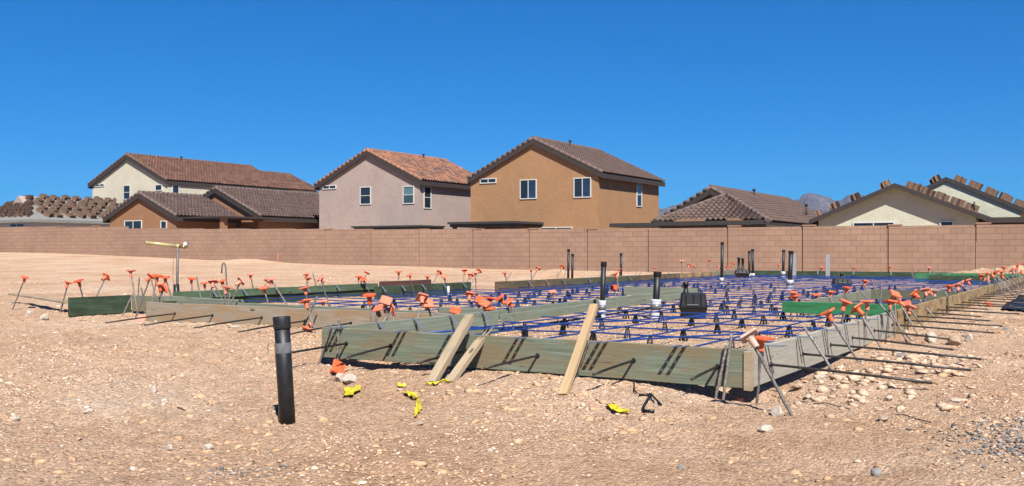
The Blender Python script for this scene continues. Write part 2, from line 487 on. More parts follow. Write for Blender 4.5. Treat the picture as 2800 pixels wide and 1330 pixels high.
# ------------------------------------------------------------ ground
def build_ground():
    def lines(segs):
        out = []
        for a, b, st in segs:
            k = max(1, int(round((b - a) / st))); out += list(np.linspace(a, b, k, endpoint=False))
        return np.array(out + [segs[-1][1]])
    xs = lines([(-2600, -400, 220), (-400, -90, 31), (-90, -30, 1.0), (-30, -12, .25), (-12, -7, .05), (-7, -5.6, .028), (-5.6, .3, .016), (.3, 1.5, .05), (1.5, 4, .12), (4, 14, .5), (14, 100, 8), (100, 1200, 220)])
    ys = lines([(-300, -20, 40), (-20, 1.4, 1.5), (1.4, 2.2, .05), (2.2, 6.4, .016), (6.4, 8.6, .028), (8.6, 14, .06), (14, 38, .2), (38, 80, 2), (80, 400, 40), (400, 2600, 220)])
    X, Y = np.meshgrid(xs, ys)
    Z = gh(X, Y)
    nx, ny = len(xs), len(ys)
    co = np.stack([X, Y, Z], -1).reshape(-1, 3)
    i = np.arange(nx - 1)[None, :] + nx * np.arange(ny - 1)[:, None]
    q = np.stack([i, i + 1, i + nx + 1, i + nx], -1).reshape(-1, 4)
    me = bpy.data.meshes.new('ground')
    me.vertices.add(len(co)); me.vertices.foreach_set('co', co.ravel())
    me.loops.add(q.size); me.loops.foreach_set('vertex_index', q.ravel())
    me.polygons.add(len(q)); me.polygons.foreach_set('loop_start', np.arange(0, q.size, 4)); me.polygons.foreach_set('loop_total', np.full(len(q), 4))
    me.update(); me.validate()
    me.polygons.foreach_set('use_smooth', np.ones(len(q), bool))
    me.materials.append(M_SOIL)
    tag(link('ground', me), kind='structure')
build_ground()

# ------------------------------------------------------------ stones
_t = (1 + 5 ** .5) / 2
ICO_V = np.array([(-1, _t, 0), (1, _t, 0), (-1, -_t, 0), (1, -_t, 0), (0, -1, _t), (0, 1, _t), (0, -1, -_t), (0, 1, -_t), (_t, 0, -1), (_t, 0, 1), (-_t, 0, -1), (-_t, 0, 1)]) / math.hypot(1, _t)
ICO_F = np.array([(0, 11, 5), (0, 5, 1), (0, 1, 7), (0, 7, 10), (0, 10, 11), (1, 5, 9), (5, 11, 4), (11, 10, 2), (10, 7, 6), (7, 1, 8), (3, 9, 4), (3, 4, 2), (3, 2, 6), (3, 6, 8), (3, 8, 9), (4, 9, 5), (2, 4, 11), (6, 2, 10), (8, 6, 7), (9, 8, 1)])
def stones(name, pos, size, tint, seed=1):
    rg = np.random.default_rng(seed)
    N = len(pos); nv = len(ICO_V)
    V = np.repeat(ICO_V[None], N, 0) * (1 + rg.normal(0, .27, (N, nv, 1)))
    V *= (np.stack([rg.uniform(.75, 1.5, N), rg.uniform(.6, 1.1, N), rg.uniform(.28, .62, N)], -1) * size[:, None])[:, None, :]
    a = rg.uniform(0, 6.28, N); t = rg.normal(0, .3, N)
    y = V[..., 1] * np.cos(t)[:, None] - V[..., 2] * np.sin(t)[:, None]
    z = V[..., 1] * np.sin(t)[:, None] + V[..., 2] * np.cos(t)[:, None]
    x = V[..., 0] * np.cos(a)[:, None] - y * np.sin(a)[:, None]
    y = V[..., 0] * np.sin(a)[:, None] + y * np.cos(a)[:, None]
    V = np.stack([x, y, z], -1) + pos[:, None, :]
    co = V.reshape(-1, 3)
    F = (ICO_F[None] + (np.arange(N) * nv)[:, None, None]).reshape(-1, 3)
    me = bpy.data.meshes.new(name)
    me.vertices.add(len(co)); me.vertices.foreach_set('co', co.ravel())
    me.loops.add(F.size); me.loops.foreach_set('vertex_index', F.ravel())
    me.polygons.add(len(F)); me.polygons.foreach_set('loop_start', np.arange(0, F.size, 3)); me.polygons.foreach_set('loop_total', np.full(len(F), 3))
    me.update(); me.validate()
    ca = me.color_attributes.new('tint', 'FLOAT_COLOR', 'POINT')
    C = np.ones((N, nv, 4)); C[..., :3] = tint[:, None, :]
    ca.data.foreach_set('color', C.ravel())
    me.materials.append(M_STONE)
    return link(name, me)
def scatter():
    P = []; S = []; T = []
    pal = np.array([(.72, .49, .335), (.66, .43, .285), (.77, .56, .40), (.54, .33, .21), (.74, .53, .37), (.62, .41, .28), (.86, .70, .55), (.46, .30, .20)]) * 1.08
    def band(r0, r1, N, smin, smax, bias):
        r = np.sqrt(RNG.uniform(r0 * r0, r1 * r1, N)); a = RNG.uniform(R(-8), R(78), N)
        x = -r * np.sin(a); y = r * np.cos(a)
        s = smin + (smax - smin) * RNG.random(N) ** bias
        cl = vnoise(x * .8 + 40, y * .8) + .5 * vnoise(x * 2.3, y * 2.3 + 11) + .25
        pad = inpad(x, y)
        cl = cl + .9 * vnoise(x * .35 + 17, y * 1.1 + 5)
        keep = (RNG.random(N) < np.clip(.05 + 1.15 * cl, .04, 1)) & (pad < .5)
        x, y, s = x[keep], y[keep], s[keep]
        z = gh(x, y) + s * RNG.uniform(-.3, .12, len(s))
        P.append(np.stack([x, y, z], -1)); S.append(s); T.append(pal[RNG.integers(0, len(pal), len(s))] * RNG.uniform(.85, 1.12, (len(s), 1)))
    band(1.8, 5.5, 52000, .0036, .011, 2.4)
    band(1.8, 5.5, 1500, .010, .022, 2.6)
    band(5.5, 9.5, 40000, .005, .018, 2.4)
    band(5.5, 9.5, 1100, .014, .036, 2.6)
    band(9.5, 16, 16000, .009, .030, 3.0)
    band(16, 34, 6000, .013, .048, 3.2)
    def clods(n0, r0, r1, smin, smax):
        # broken lumps of the same soil, in drifts
        k = 0
        while k < n0:
            r = math.sqrt(RNG.uniform(r0 * r0, r1 * r1)); a = RNG.uniform(R(-6), R(72)); cx_, cy_ = -r * math.sin(a), r * math.cos(a)
            m_ = int(RNG.integers(4, 26)); k += m_
            x = cx_ + RNG.normal(0, .16, m_) * (1 + r * .08); y = cy_ + RNG.normal(0, .10, m_) * (1 + r * .08); s = smin + (smax - smin) * RNG.random(m_) ** 2.2
            ok = inpad(x, y) < .3; x, y, s = x[ok], y[ok], s[ok]
            P.append(np.stack([x, y, gh(x, y) + s * RNG.uniform(-.25, .1, len(s))], -1)); S.append(s)
            T.append(np.array([(.70, .45, .275)]) * RNG.uniform(.9, 1.15, (len(s), 1)))
    clods(800, 2.2, 5.8, .008, .030); clods(900, 5.8, 11, .012, .038); clods(400, 11, 30, .02, .07)
    n_ = 420; x = -1.25 + RNG.normal(0, .22, n_); y = RNG.uniform(5.5, 8.6, n_); s = .010 + .034 * RNG.random(n_) ** 2.6
    P.append(np.stack([x, y, gh(x, y) + s * .2], -1)); S.append(s); T.append(np.array([(.76, .56, .40)]) * RNG.uniform(.9, 1.1, (n_, 1)))
    o = stones('loose_stones', np.concatenate(P), np.concatenate(S), np.concatenate(T), 3)
    tag(o, 'loose tan and white stones strewn over the bare soil', 'gravel', kind='stuff')
    # the gravel bed between the forms
    x = RNG.uniform(XL - .9, XR - .1, 46000); y = 5.9 + 20 * RNG.random(46000) ** 1.5
    k = (inpad(x, y) > .8); x, y = x[k], y[k]
    s = RNG.uniform(.006, .014, len(x))
    o = stones('gravel_bed', np.stack([x, y, gh(x, y) + s * .2], -1), s, pal[RNG.integers(0, len(pal), len(x))] * RNG.uniform(.85, 1.1, (len(x), 1)), 4)
    tag(o, 'pale pinkish gravel bed inside the timber forms', 'gravel', kind='stuff')
    # grey gravel at the right edge and a small patch in the foreground
    g = np.array([(.24, .235, .235), (.36, .34, .32), (.17, .17, .175), (.52, .44, .37), (.60, .46, .35)])
    c1 = ground(2850, 1215); c2 = ground(680, 1296); c4 = ground(2800, 1165)
    pts = []
    for c, n_, rr in ((c1, 1300, .2), (c2, 110, .09), (c4, 420, .19)):
        a = RNG.normal(0, rr, (n_, 2)); pts.append(np.stack([c.x + a[:, 0], c.y + a[:, 1]], -1))
    p = np.concatenate(pts); s = .0035 + .0095 * RNG.random(len(p)) ** 2
    o = stones('grey_gravel', np.stack([p[:, 0], p[:, 1], gh(p[:, 0], p[:, 1]) + s * .3], -1), s, g[RNG.integers(0, 5, len(p))], 5)
    tag(o, 'patches of bluish grey crushed gravel on the soil', 'gravel', kind='stuff')
scatter()

def rock(px, py, w, h, label, m, seed, flat=1.0):
    p = ground(px, py)
    t = (p - Vector((0, 0, H))).dot(Vector((-ST, CT, 0)))
    sx = w / FPX * t / 2; sz = h / FPX * t / 2
    bm = bmesh.new(); bmesh.ops.create_icosphere(bm, subdivisions=4, radius=1.0)
    rg = random.Random(seed)
    dirs = [(Vector((rg.gauss(0, 1), rg.gauss(0, 1), rg.gauss(0, 1))).normalized(), rg.uniform(.62, .95)) for _ in range(13)]
    from mathutils import noise as mn
    for v in bm.verts:
        c = v.co.copy()
        for d, k in dirs:
            e = c.dot(d)
            if e > k: c -= d * (e - k)
        c *= 1 + .10 * mn.noise(c * 2.2 + Vector((seed, 0, 0))) + .035 * mn.noise(c * 7 + Vector((seed, 3, 0)))
        v.co = Vector((c.x * sx, c.y * sx * .85, c.z * sz * flat))
    me = bpy.data.meshes.new('rock'); bm.to_mesh(me); bm.free(); me.materials.append(m)
    for q in me.polygons: q.use_smooth = False
    o = link('rock', me); o.location = p + Vector((0, 0, sz * .42)); o.rotation_euler = (0, 0, rg.uniform(0, 6))
    tag(o, label, 'rock', 'larger rocks lying on the soil')
for r_ in [
    (2547, 938, 50, 44, 'dark-sided rock with white crown beyond the tips of the side cables', M_ROCKW, 1),
    (2612, 942, 44, 36, 'brown rock just left of a white one, right of the side cables', M_ROCKT, 2),
    (2650, 936, 26, 34, 'small white upright rock at the far right, next to a brown one', M_ROCKW, 3),
    (958, 1046, 50, 34, 'white rock lying in front of the fallen orange cap', M_ROCKW, 4),
    (930, 1042, 40, 36, 'rounded white rock touching the fallen orange cap', M_ROCKW, 5),
    (80, 862, 26, 22, 'pale rock by the leftmost stake', M_ROCKW, 6),
    (122, 874, 24, 22, 'pale rock left of the short dark green board', M_ROCKW, 7),
    (2124, 1138, 40, 42, 'white angular rock right of the near corner stake foot', M_ROCKW, 8),
    (2093, 1176, 48, 26, 'flat white rock below the near corner', M_ROCKW, 9),
    (2396, 1300, 34, 30, 'smooth grey cobble low in the right foreground', M_ROCKG, 10),
    (421, 1072, 26, 26, 'pale upright stone in the middle of the left foreground', M_ROCKW, 11),
    (243, 1130, 34, 18, 'flat pale stone in the left foreground', M_ROCKW, 12),
    (505, 1118, 46, 18, 'flat long tan stone left of the taped black pipe', M_ROCKT, 13),
    (364, 1288, 24, 20, 'white angular stone at the bottom left', M_ROCKW, 14),
    (215, 1203, 24, 12, 'thin flat stone low in the left foreground', M_ROCKT, 15),
    (465, 1230, 24, 22, 'pale stone below and left of the taped pipe', M_ROCKW, 16),
    (570, 1228, 32, 20, 'broad pale stone left of the foot of the taped pipe', M_ROCKW, 17),
    (2415, 1150, 44, 22, 'crumbling brown clod in the right foreground', M_ROCKT, 18),
    (1862, 1282, 22, 18, 'dark grey stone at the bottom centre right', M_ROCKG, 19),
    (1145, 1160, 28, 14, 'flat tan stone below the twisted yellow tape', M_ROCKT, 20),
    (2210, 1088, 26, 14, 'small pale flat stone below the nearest side cable', M_ROCKW, 21),
    (2612, 1098, 28, 14, 'flat pale stone off the tip of the nearest side cable', M_ROCKW, 22),
    (2750, 905, 22, 14, 'dark broken clod at the far right', M_ROCKG, 23),
    (2465, 976, 40, 14, 'low dark stone under the fourth side cable', M_ROCKG, 24),
    (640, 896, 36, 10, 'white flat stone at the foot of the brown-stained board', M_ROCKW, 25),
    (40, 1148, 30, 18, 'white stone at the left edge of the foreground', M_ROCKW, 26),
    (1340, 1235, 30, 16, 'pale stone in the bottom middle of the foreground', M_ROCKW, 27),
    (2085, 1098, 60, 22, 'crumbly pale clods heaped beside the near corner', M_ROCKT, 28),
    (2185, 1060, 46, 22, 'crumbly pale clod against the grey side board', M_ROCKT, 29),
    (2245, 1035, 40, 18, 'pale clod further along the grey side board', M_ROCKW, 30),
]: rock(*r_)

# ------------------------------------------------------------ block wall
YW = 36.4
def build_wall():
    root = thing('block_wall', (0, YW, 0), 'long tan concrete block wall behind the building pad', 'wall')
    joints = [-520, -360, -220, -100, -10, 69, 155, 251, 344, 449, 552, 657, 781, 889, 1014, 1146, 1293, 1447, 1606, 1772, 1989, 2193, 2427, 2667, 2925, 3240, 3600, 4100]
    tops = {-520: 619, -360: 619, -220: 620, -100: 620, -10: 621, 69: 620, 155: 621, 251: 620, 344: 625, 449: 626, 552: 626, 657: 626.5, 781: 627, 889: 627, 1014: 627, 1146: 627, 1293: 626.5,
            1447: 626, 1606: 626, 1772: 624, 1989: 621.5, 2193: 619, 2427: 616.5, 2667: 614, 2925: 611, 3240: 607, 3600: 603}
    caps = {155: 5, 251: 5, 344: 0, 889: 3, 1014: 0, 1293: 3, 1447: 3, 1606: 3, 1772: 1.5, 1989: 5.5, 2193: 4.5, 2427: 4, 2667: 5.5}
    def slab(name, x0, x1, y0, y1, z0, z1, m, u0):
        mb = MB(); mb.box((x0, y0, z0), (x1, y1, z1))
        o = mb.build(name, m, root)
        uvl = o.data.uv_layers.new(name='UVMap')
        for p in o.data.polygons:
            for li in p.loop_indices:
                c = o.data.vertices[o.data.loops[li].vertex_index].co
                uvl.data[li].uv = ((c.x - u0) if abs(p.normal.x) < .5 else c.y, c.z + 8.12 if abs(p.normal.z) < .5 else c.y + .1)
        return o
    for a, b in zip(joints, joints[1:]):
        xa = atY(a, 650, YW).x; xb = atY(b, 650, YW).x
        zt = atY((a + b) / 2, tops[a], YW).z
        zt = round(zt / .02) * .02
        slab('wall_panel', xa + .035, xb - .0, 0, .2, -.6, zt, M_BLOCK, xa + random.choice((0, .1, .2)))
        e = caps.get(a, 2)
        zp = zt + e * 40 / 2700
        if a > 600 or a in (155, 251):
            slab('pilaster', xa + .0352, xa + .435, -.035, .235, -.6, zp - .05 if e > 2 else zp, M_PIL, xa + .0352)
            if e > 2:
                slab('pilaster_cap', xa + .02, xa + .46, -.055, .255, zp - .048, zp, M_PIL, xa)
build_wall()

# ------------------------------------------------------------ houses
def roof_plane(mb, uvs, O, ex, es, W, L, nrm, tw=.30, tl=.38, xl=None, xr=None, amp=.055, step=.065, q=8):
    """S-tile plane: O lower-left corner, ex along the eave, es up the slope"""
    nc = max(1, int(round(L / tl)))
    rows = []
    for c in range(nc):
        rows += [(c, 0.0), (c, 1.0)]
    n = max(2, int(W / tw * q))
    base = len(mb.v)
    for c, e in rows:
        t = (c + e) / nc
        a = xl(t) if xl else 0.0; b = xr(t) if xr else W
        for i in range(n + 1):
            x = a + (b - a) * i / n
            h = amp * math.sin(2 * math.pi * x / tw) + step * (1 - e) + amp
            # lower edge of a course droops over the one below
            p = O + ex * x + es * (L * t) + nrm * h
            mb.v.append(tuple(p)); uvs.append((x / tw + .25, c + .5))
    for r in range(len(rows) - 1):
        for i in range(n):
            k = base + r * (n + 1) + i
            mb.f.append([k, k + 1, k + n + 2, k + n + 1]); mb.mi.append(0); mb.sm.append(False)
def finish_roof(mb, uvs, name, mats, parent):
    me = bpy.data.meshes.new(name); me.from_pydata(mb.v, [], mb.f)
    for m in (mats if isinstance(mats, (list, tuple)) else [mats]): me.materials.append(m)
    me.polygons.foreach_set('material_index', mb.mi)
    uvl = me.uv_layers.new(name='UVMap')
    li = np.empty(len(me.loops), int); me.loops.foreach_get('vertex_index', li)
    fs = np.empty(len(me.loops), int)
    # one tile id per face: use the uv of the face's first vertex
    ls = np.empty(len(me.polygons), int); me.polygons.foreach_get('loop_start', ls)
    tot = np.empty(len(me.polygons), int); me.polygons.foreach_get('loop_total', tot)
    first = np.repeat(li[ls], tot)
    U = np.array(uvs)[first]; U[:, 0] += .02
    uvl.data.foreach_set('uv', U.ravel())
    return link(name, me, parent)
def barrel(parent, name, p0, p1, r, m, step=.42):
    p0 = Vector(p0); p1 = Vector(p1); L = (p1 - p0).length; k = max(1, int(L / step))
    mb = MB()
    for i in range(k):
        a = p0.lerp(p1, i / k); b = p0.lerp(p1, (i + 1.12) / k) if i < k - 1 else p1
        mb.tube([a, b], [r * 1.15, r * .92], 10)
    return mb.build(name, m, parent)

def window(parent, plane, k, x0, y0, x1, y1, split='v', dark=M_GLASS, dark2=None, fr=.06):
    """k = the wall plane ('Y', y) facing the viewer or ('X', x) facing right; pixel corners"""
    un = (lambda a, b: atY(a, b, k)) if plane == 'Y' else (lambda a, b: atX(a, b, k))
    a = un(x0, y1); b = un(x1, y0); mid = un((x0 + x1) / 2, (y0 + y1) / 2)
    z0, z1 = min(a.z, b.z), max(a.z, b.z)
    if plane == 'Y': w = (b - a).x; s0 = a.x
    else: w = (b - a).y; s0 = a.y
    z0 = un((x0 + x1) / 2, y1).z; z1 = un((x0 + x1) / 2, y0).z
    h = z1 - z0
    def bx(mb, s_a, s_b, za, zb, d0, d1):
        if plane == 'Y': mb.box((s0 + s_a, k - d1, z0 + za), (s0 + s_b, k - d0, z0 + zb))
        else: mb.box((k + d0, s0 + s_a, z0 + za), (k + d1, s0 + s_b, z0 + zb))
    mb = MB()
    bx(mb, 0, w, 0, fr, 0, .06); bx(mb, 0, w, h - fr, h, 0, .06); bx(mb, 0, fr, fr, h - fr, 0, .06); bx(mb, w - fr, w, fr, h - fr, 0, .06)
    f2 = fr * .7
    if split == 'v': bx(mb, w / 2 - f2 / 2, w / 2 + f2 / 2, fr, h - fr, 0, .055)
    elif split == 'h': bx(mb, fr, w - fr, h / 2 - f2 / 2, h / 2 + f2 / 2, 0, .055)
    f = mb.build('window', M_FRAME, parent)
    def pane(s_a, s_b, za, zb, m):
        q = MB(); bx(q, s_a, s_b, za, zb, .0, .02); q.build('pane', m, f)
    if split == 'v': pane(fr, w / 2 - f2 / 2, fr, h - fr, dark); pane(w / 2 + f2 / 2, w - fr, fr, h - fr, dark2 or dark)
    elif split == 'h': pane(fr, w - fr, h / 2 + f2 / 2, h - fr, dark2 or dark); pane(fr, w - fr, fr, h / 2 - f2 / 2, dark)
    else: pane(fr, w - fr, fr, h - fr, dark)

def gable_house(name, label, Yf, apex, eave, wl, wr, Yend, m_wall, m_tile, group=None, oh=.2, tiled=True, ridge_m=None, fascia=.32, zbot=-.8, m_trim=None, under=None):
    """front gable in plane Yf; apex / eave = pixels of ridge tip and right rake tip (in the overhang plane); wl, wr = wall corner pixels"""
    m_trim = m_trim or M_BROWN
    Yo = Yf - oh
    A = atY(*apex, Yo); E = atY(*eave, Yo)
    hw = E.x - A.x; xl = A.x - hw; xr = E.x; sl = (A.z - E.z) / hw
    WL = atY(wl, 600, Yf).x; WR = atY(wr, 600, Yf).x
    root = thing(name, (A.x, Yf, 0), label, 'house', group)
    root.location = (0, 0, 0)
    tk = .13
    def roofz(x): return A.z - tk - abs(x - A.x) * sl
    # walls: a pentagon prism
    mb = MB()
    pf = [(WL, zbot), (WR, zbot), (WR, roofz(WR) - .02), (A.x, roofz(A.x) - .02), (WL, roofz(WL) - .02)]
    vs = [(x, Yf, z) for x, z in pf] + [(x, Yend - oh, z) for x, z in pf]
    mb.add(vs, [(0, 1, 2, 3, 4), (9, 8, 7, 6, 5), (0, 5, 6, 1), (1, 6, 7, 2), (2, 7, 8, 3), (3, 8, 9, 4), (4, 9, 5, 0)])
    mb.build('wall', m_wall, root)
    # roof deck with fascias
    mb = MB(); L = Yend - Yo
    for sgn in (-1, 1):
        xe = A.x + sgn * hw
        vs = []
        for y in (Yo, Yend):
            vs += [(A.x, y, A.z - .02), (xe, y, E.z - .02), (xe, y, E.z - .12), (A.x, y, A.z - .12)]
        mb.add(vs, [(0, 1, 2, 3), (7, 6, 5, 4), (0, 4, 5, 1), (1, 5, 6, 2), (2, 6, 7, 3)])
    mb.build('roof_deck', under or m_trim, root)
    mb = MB()
    for sgn in (-1, 1):
        xe = A.x + sgn * hw
        for y0, y1 in ((Yo - .03, Yo + .02), (Yend - .02, Yend + .03)):
            vs = []
            for y in (y0, y1):
                vs += [(A.x, y, A.z - .03), (xe, y, E.z - .03), (xe, y, E.z - .03 - fascia), (A.x, y, A.z - .03 - fascia)]
            mb.add(vs, [(0, 1, 2, 3), (7, 6, 5, 4), (0, 4, 5, 1), (1, 5, 6, 2), (2, 6, 7, 3), (0, 3, 7, 4)])
        mb.box((min(xe, xe + sgn * .04), Yo + .021, E.z - .03 - fascia), (max(xe, xe + sgn * .04), Yend - .021, E.z - .05))
    mb.build('fascia', m_trim, root)
    if tiled:
        mb = MB(); uvs = []
        SL = math.hypot(hw, A.z - E.z) + .06
        es = Vector((-hw, 0, A.z - E.z)).normalized(); n = Vector((A.z - E.z, 0, hw)).normalized()
        roof_plane(mb, uvs, Vector((xr, Yo, E.z)) - es * .06, Vector((0, 1, 0)), es, L, SL, n)
        es2 = Vector((hw, 0, A.z - E.z)).normalized(); n2 = Vector((-(A.z - E.z), 0, hw)).normalized()
        roof_plane(mb, uvs, Vector((xl, Yo, E.z)) - es2 * .06, Vector((0, 1, 0)), es2, L, SL, n2)
        finish_roof(mb, uvs, 'roof', m_tile, root)
        rm = ridge_m
        up = Vector((0, 0, .09))
        barrel(root, 'ridge_tile', (A.x, Yo, A.z + .09), (A.x, Yend, A.z + .09), .11, rm)
        barrel(root, 'rake_tile', Vector((xr, Yo + .05, E.z + .03)), Vector((A.x, Yo + .05, A.z + .05)), .11, rm)
        barrel(root, 'rake_tile', Vector((xl, Yo + .05, E.z + .03)), Vector((A.x, Yo + .05, A.z + .05)), .11, rm)
    return root, dict(A=A, E=E, sl=sl, hw=hw, xl=xl, xr=xr, Yo=Yo, Yend=Yend, WL=WL, WR=WR)

def roof_vent(parent, px, py_top, py_bot, G, y=None):
    """metal flue on the right roof plane near the ridge"""
    X = G['A'].x + .35
    p = atX(px, py_bot, X); q = atX(px, py_top, X)
    z0 = G['A'].z - .35 * G['sl'] - .1
    mb = MB(); mb.tube([(X, p.y, z0), (X, p.y, q.z - .12)], .06, 10)
    mb.tube([(X, p.y, q.z - .14), (X, p.y, q.z)], [.085, .12], 10)
    mb.build('roof_vent', M_DKROOF, parent)

S_CREAM = stucco('cream_stucco', (.72, .67, .52)); S_MAUVE = stucco('mauve_stucco', (.49, .385, .34)); S_TAN = stucco('tan_stucco', (.46, .26, .135))
S_ORANGE = stucco('orange_stucco', (.38, .20, .108)); S_CREAM2 = stucco('pale_cream_stucco', (.70, .685, .53)); S_WHITE = stucco('white_stucco', (.62, .63, .65))
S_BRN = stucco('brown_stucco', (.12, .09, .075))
T_BROWN = tile_mat('brown_tile', [(.17, .085, .060), (.22, .115, .080), (.13, .070, .055), (.26, .14, .095), (.19, .10, .07)])
T_TERRA = tile_mat('terracotta_tile', [(.40, .17, .10), (.50, .25, .15), (.22, .13, .10), (.46, .20, .11), (.34, .20, .14), (.15, .11, .10)])
T_GREY = tile_mat('greybrown_tile', [(.155, .105, .088), (.185, .125, .105), (.135, .093, .080), (.17, .115, .095)])
T_DARK = tile_mat('dark_brown_tile', [(.135, .090, .078), (.165, .110, .094), (.115, .080, .072)])
RT_BROWN = plain('brown_ridge_tile', (.19, .11, .08), .85, 0, .2, 3); RT_TERRA = plain('terracotta_ridge_tile', (.38, .19, .12), .85, 0, .25, 3)
RT_GREY = plain('grey_ridge_tile', (.19, .135, .115), .85, 0, .15, 3)

# tan two-storey
h, G = gable_house('tan_house', 'tan two-storey house with grey-brown tile roof and two square rear windows', 56, (1456, 380), (1648, 472), 1287, 1637, 65.8, S_TAN, T_GREY, ridge_m=RT_GREY)
window(h, 'Y', 56, 1313, 488, 1358, 502)
window(h, 'Y', 56, 1422, 491, 1468, 545, dark2=glass_mat('bluish_glass', (.03, .045, .09)))
window(h, 'Y', 56, 1569, 486, 1617, 541, dark2=bpy.data.materials['bluish_glass'])
window(h, 'X', G['WR'], 1740, 501, 1754, 566, 'h', dark2=M_GLASS2)
window(h, 'Y', 56, 1476, 621, 1566, 660)
roof_vent(h, 1559, 384, 404, G)
def patio(parent, x0, x1, ytop, Yn, Yf, th, m=M_DKROOF):
    a = atY(x0, ytop, Yn); b = atY(x1, ytop, Yn)
    mb = MB(); mb.box((a.x, Yn, a.z - th), (b.x, Yf - .003, a.z - th * .45)); mb.box((a.x - .12, Yn - .12, a.z - th * .45 + .002), (b.x + .12, Yf - .003, a.z))
    mb.build('patio_roof', m, parent)
    for x in (a.x + .1, b.x - .3):
        mb = MB(); mb.box((x, Yn + .15, -.8), (x + .22, Yn + .37, a.z - th - .003)); mb.build('patio_post', m, parent)
patio(h, 1230, 1404, 608, 52.4, 56, .32)
# mauve two-storey
h, G = gable_house('mauve_house', 'mauve grey two-storey house with mottled terracotta tile roof', 56, (1001, 412), (1153, 493), 873, 1148, 66.0, S_MAUVE, T_TERRA, ridge_m=RT_TERRA)
window(h, 'Y', 56, 883, 507, 920, 518)
window(h, 'Y', 56, 985, 511, 1015, 560, 'h')
window(h, 'Y', 56, 1102, 509, 1133, 558, 'h', dark2=M_GLASS2, dark=glass_mat('dim_teal_glass', (.06, .10, .11)))
window(h, 'X', G['WR'], 1158, 510, 1178, 571, 'h')
roof_vent(h, 1158, 421, 436, G)
patio(h, 967, 1147, 619, 53.2, 56, .26)
# cream two-storey on the left
h, G = gable_house('cream_house', 'tall cream two-storey house with long brown tile roof', 56, (345, 424), (456, 493), 253, 459, 70.5, S_CREAM, T_BROWN, ridge_m=RT_BROWN)
window(h, 'Y', 56, 261, 503, 286, 511)
window(h, 'Y', 56, 338, 507, 357, 546, 'h')
window(h, 'Y', 56, 425, 505, 444, 522, '')
window(h, 'X', G['WR'], 470, 506, 489, 530, '')
roof_vent(h, 496, 428, 440, G)
# its lower rear wing
def rear_wing(parent):
    A, E = G['A'], G['E']; ax = A.x + .9; az = A.z - .55; hw = E.x - ax; y0, y1 = 70.55, 75.0
    mb = MB(); uvs = []
    es = Vector((-hw, 0, az - E.z)).normalized(); n = Vector((az - E.z, 0, hw)).normalized(); SL = math.hypot(hw, az - E.z)
    roof_plane(mb, uvs, Vector((E.x, y0, E.z)), Vector((0, 1, 0)), es, y1 - y0, SL, n)
    o = finish_roof(mb, uvs, 'rear_roof', T_BROWN, parent)
    barrel(parent, 'ridge_tile', (ax, y0, az + .09), (ax, y1, az + .09), .11, RT_BROWN)
    mb = MB(); x0 = ax - hw
    vs = [(x, y, z) for y in (y0 + .005, y1 - .3) for x, z in ((ax - hw * .7, -.8), (E.x - .35, -.8), (E.x - .35, E.z), (ax, az - .15), (ax - hw * .7, E.z + .5))]
    mb.add(vs, [(0, 1, 2, 3, 4), (9, 8, 7, 6, 5), (0, 5, 6, 1), (1, 6, 7, 2), (2, 7, 8, 3), (3, 8, 9, 4), (4, 9, 5, 0)])
    mb.build('rear_wall', S_CREAM, parent)
rear_wing(h)
# small orange single-storey in front of it
h, G = gable_house('orange_house', 'small orange single-storey house with two dark brown gabled roofs', 46, (379, 529), (482, 591), 301, 481, 51.7, S_ORANGE, T_DARK, ridge_m=RT_GREY)
window(h, 'Y', 46, 341, 603, 389, 640)
window(h, 'Y', 46, 440, 604, 457, 640, '')
def second_gable(parent):
    h2, G2 = gable_house('rear_gable', 'x', 51.75, (587, 515), (714, 592), 470, 706, 63.5, S_ORANGE, T_DARK, ridge_m=RT_GREY)
    for k in ('label', 'category'): del h2[k]
    for c in list(h2.children):
        c.parent = parent
    bpy.data.objects.remove(h2)
    return G2
G2 = second_gable(h)
mb = MB(); a = atY(484, 594, 46.2); b = atY(724, 598, 46.2)
mb.box((G['xr'] - .9, 46.3, G['E'].z - .16), (G['xr'] + 4.2, 51.6, G['E'].z - .05)); mb.build('patio_roof', M_BROWN, h)
mb = MB(); mb.box((G['xr'] + 3.5, 46.5, -.8), (G['xr'] + 3.85, 46.85, G['E'].z - .163)); mb.build('patio_post', S_ORANGE, h)
# brown single-storey with a hipped lower roof
h, G = gable_house('brown_house', 'low brown house with grey-brown tile gable over a hipped front roof', 54, (1942, 515), (2112, 606), 1790, 2095, 70, S_TAN, T_GREY, ridge_m=RT_GREY)
roof_vent(h, 2062, 517, 540, G)
mb = MB(); uvs = []
a = atY(1789, 607, 50.3); b = atY(2100, 607, 50.3); c = atY(1985, 538, 53.6)
W = b.x - a.x; es = Vector((0, c.y - a.y, c.z - a.z)); L = es.length; es.normalize(); n = Vector((1, 0, 0)).cross(es)
cx = c.x - a.x
roof_plane(mb, uvs, Vector(a), Vector((1, 0, 0)), es, W, L, n, tw=.30, tl=.38, amp=.05, step=.06, xl=lambda t: cx * t * .96, xr=lambda t: W + (cx - W) * t * .92)
finish_roof(mb, uvs, 'front_roof', T_GREY, h)
barrel(h, 'hip_tile', Vector(b) + Vector((0, 0, .08)), Vector((c.x + .1, c.y, c.z + .1)), .13, RT_GREY)
barrel(h, 'hip_tile', Vector(a) + Vector((0, 0, .08)), Vector((c.x - .1, c.y, c.z + .1)), .09, RT_GREY)
mb = MB(); mb.box((a.x + .2, 50.5, -.8), (b.x - .2, 53.99, a.z - .22)); mb.build('front_wall', S_BRN, h)
mb = MB(); mb.box((a.x - .02, 50.28, a.z - .22), (b.x + .02, 50.4, a.z + .0)); mb.build('front_fascia', M_DKROOF, h)
d0 = atY(1668, 621, 51.5)
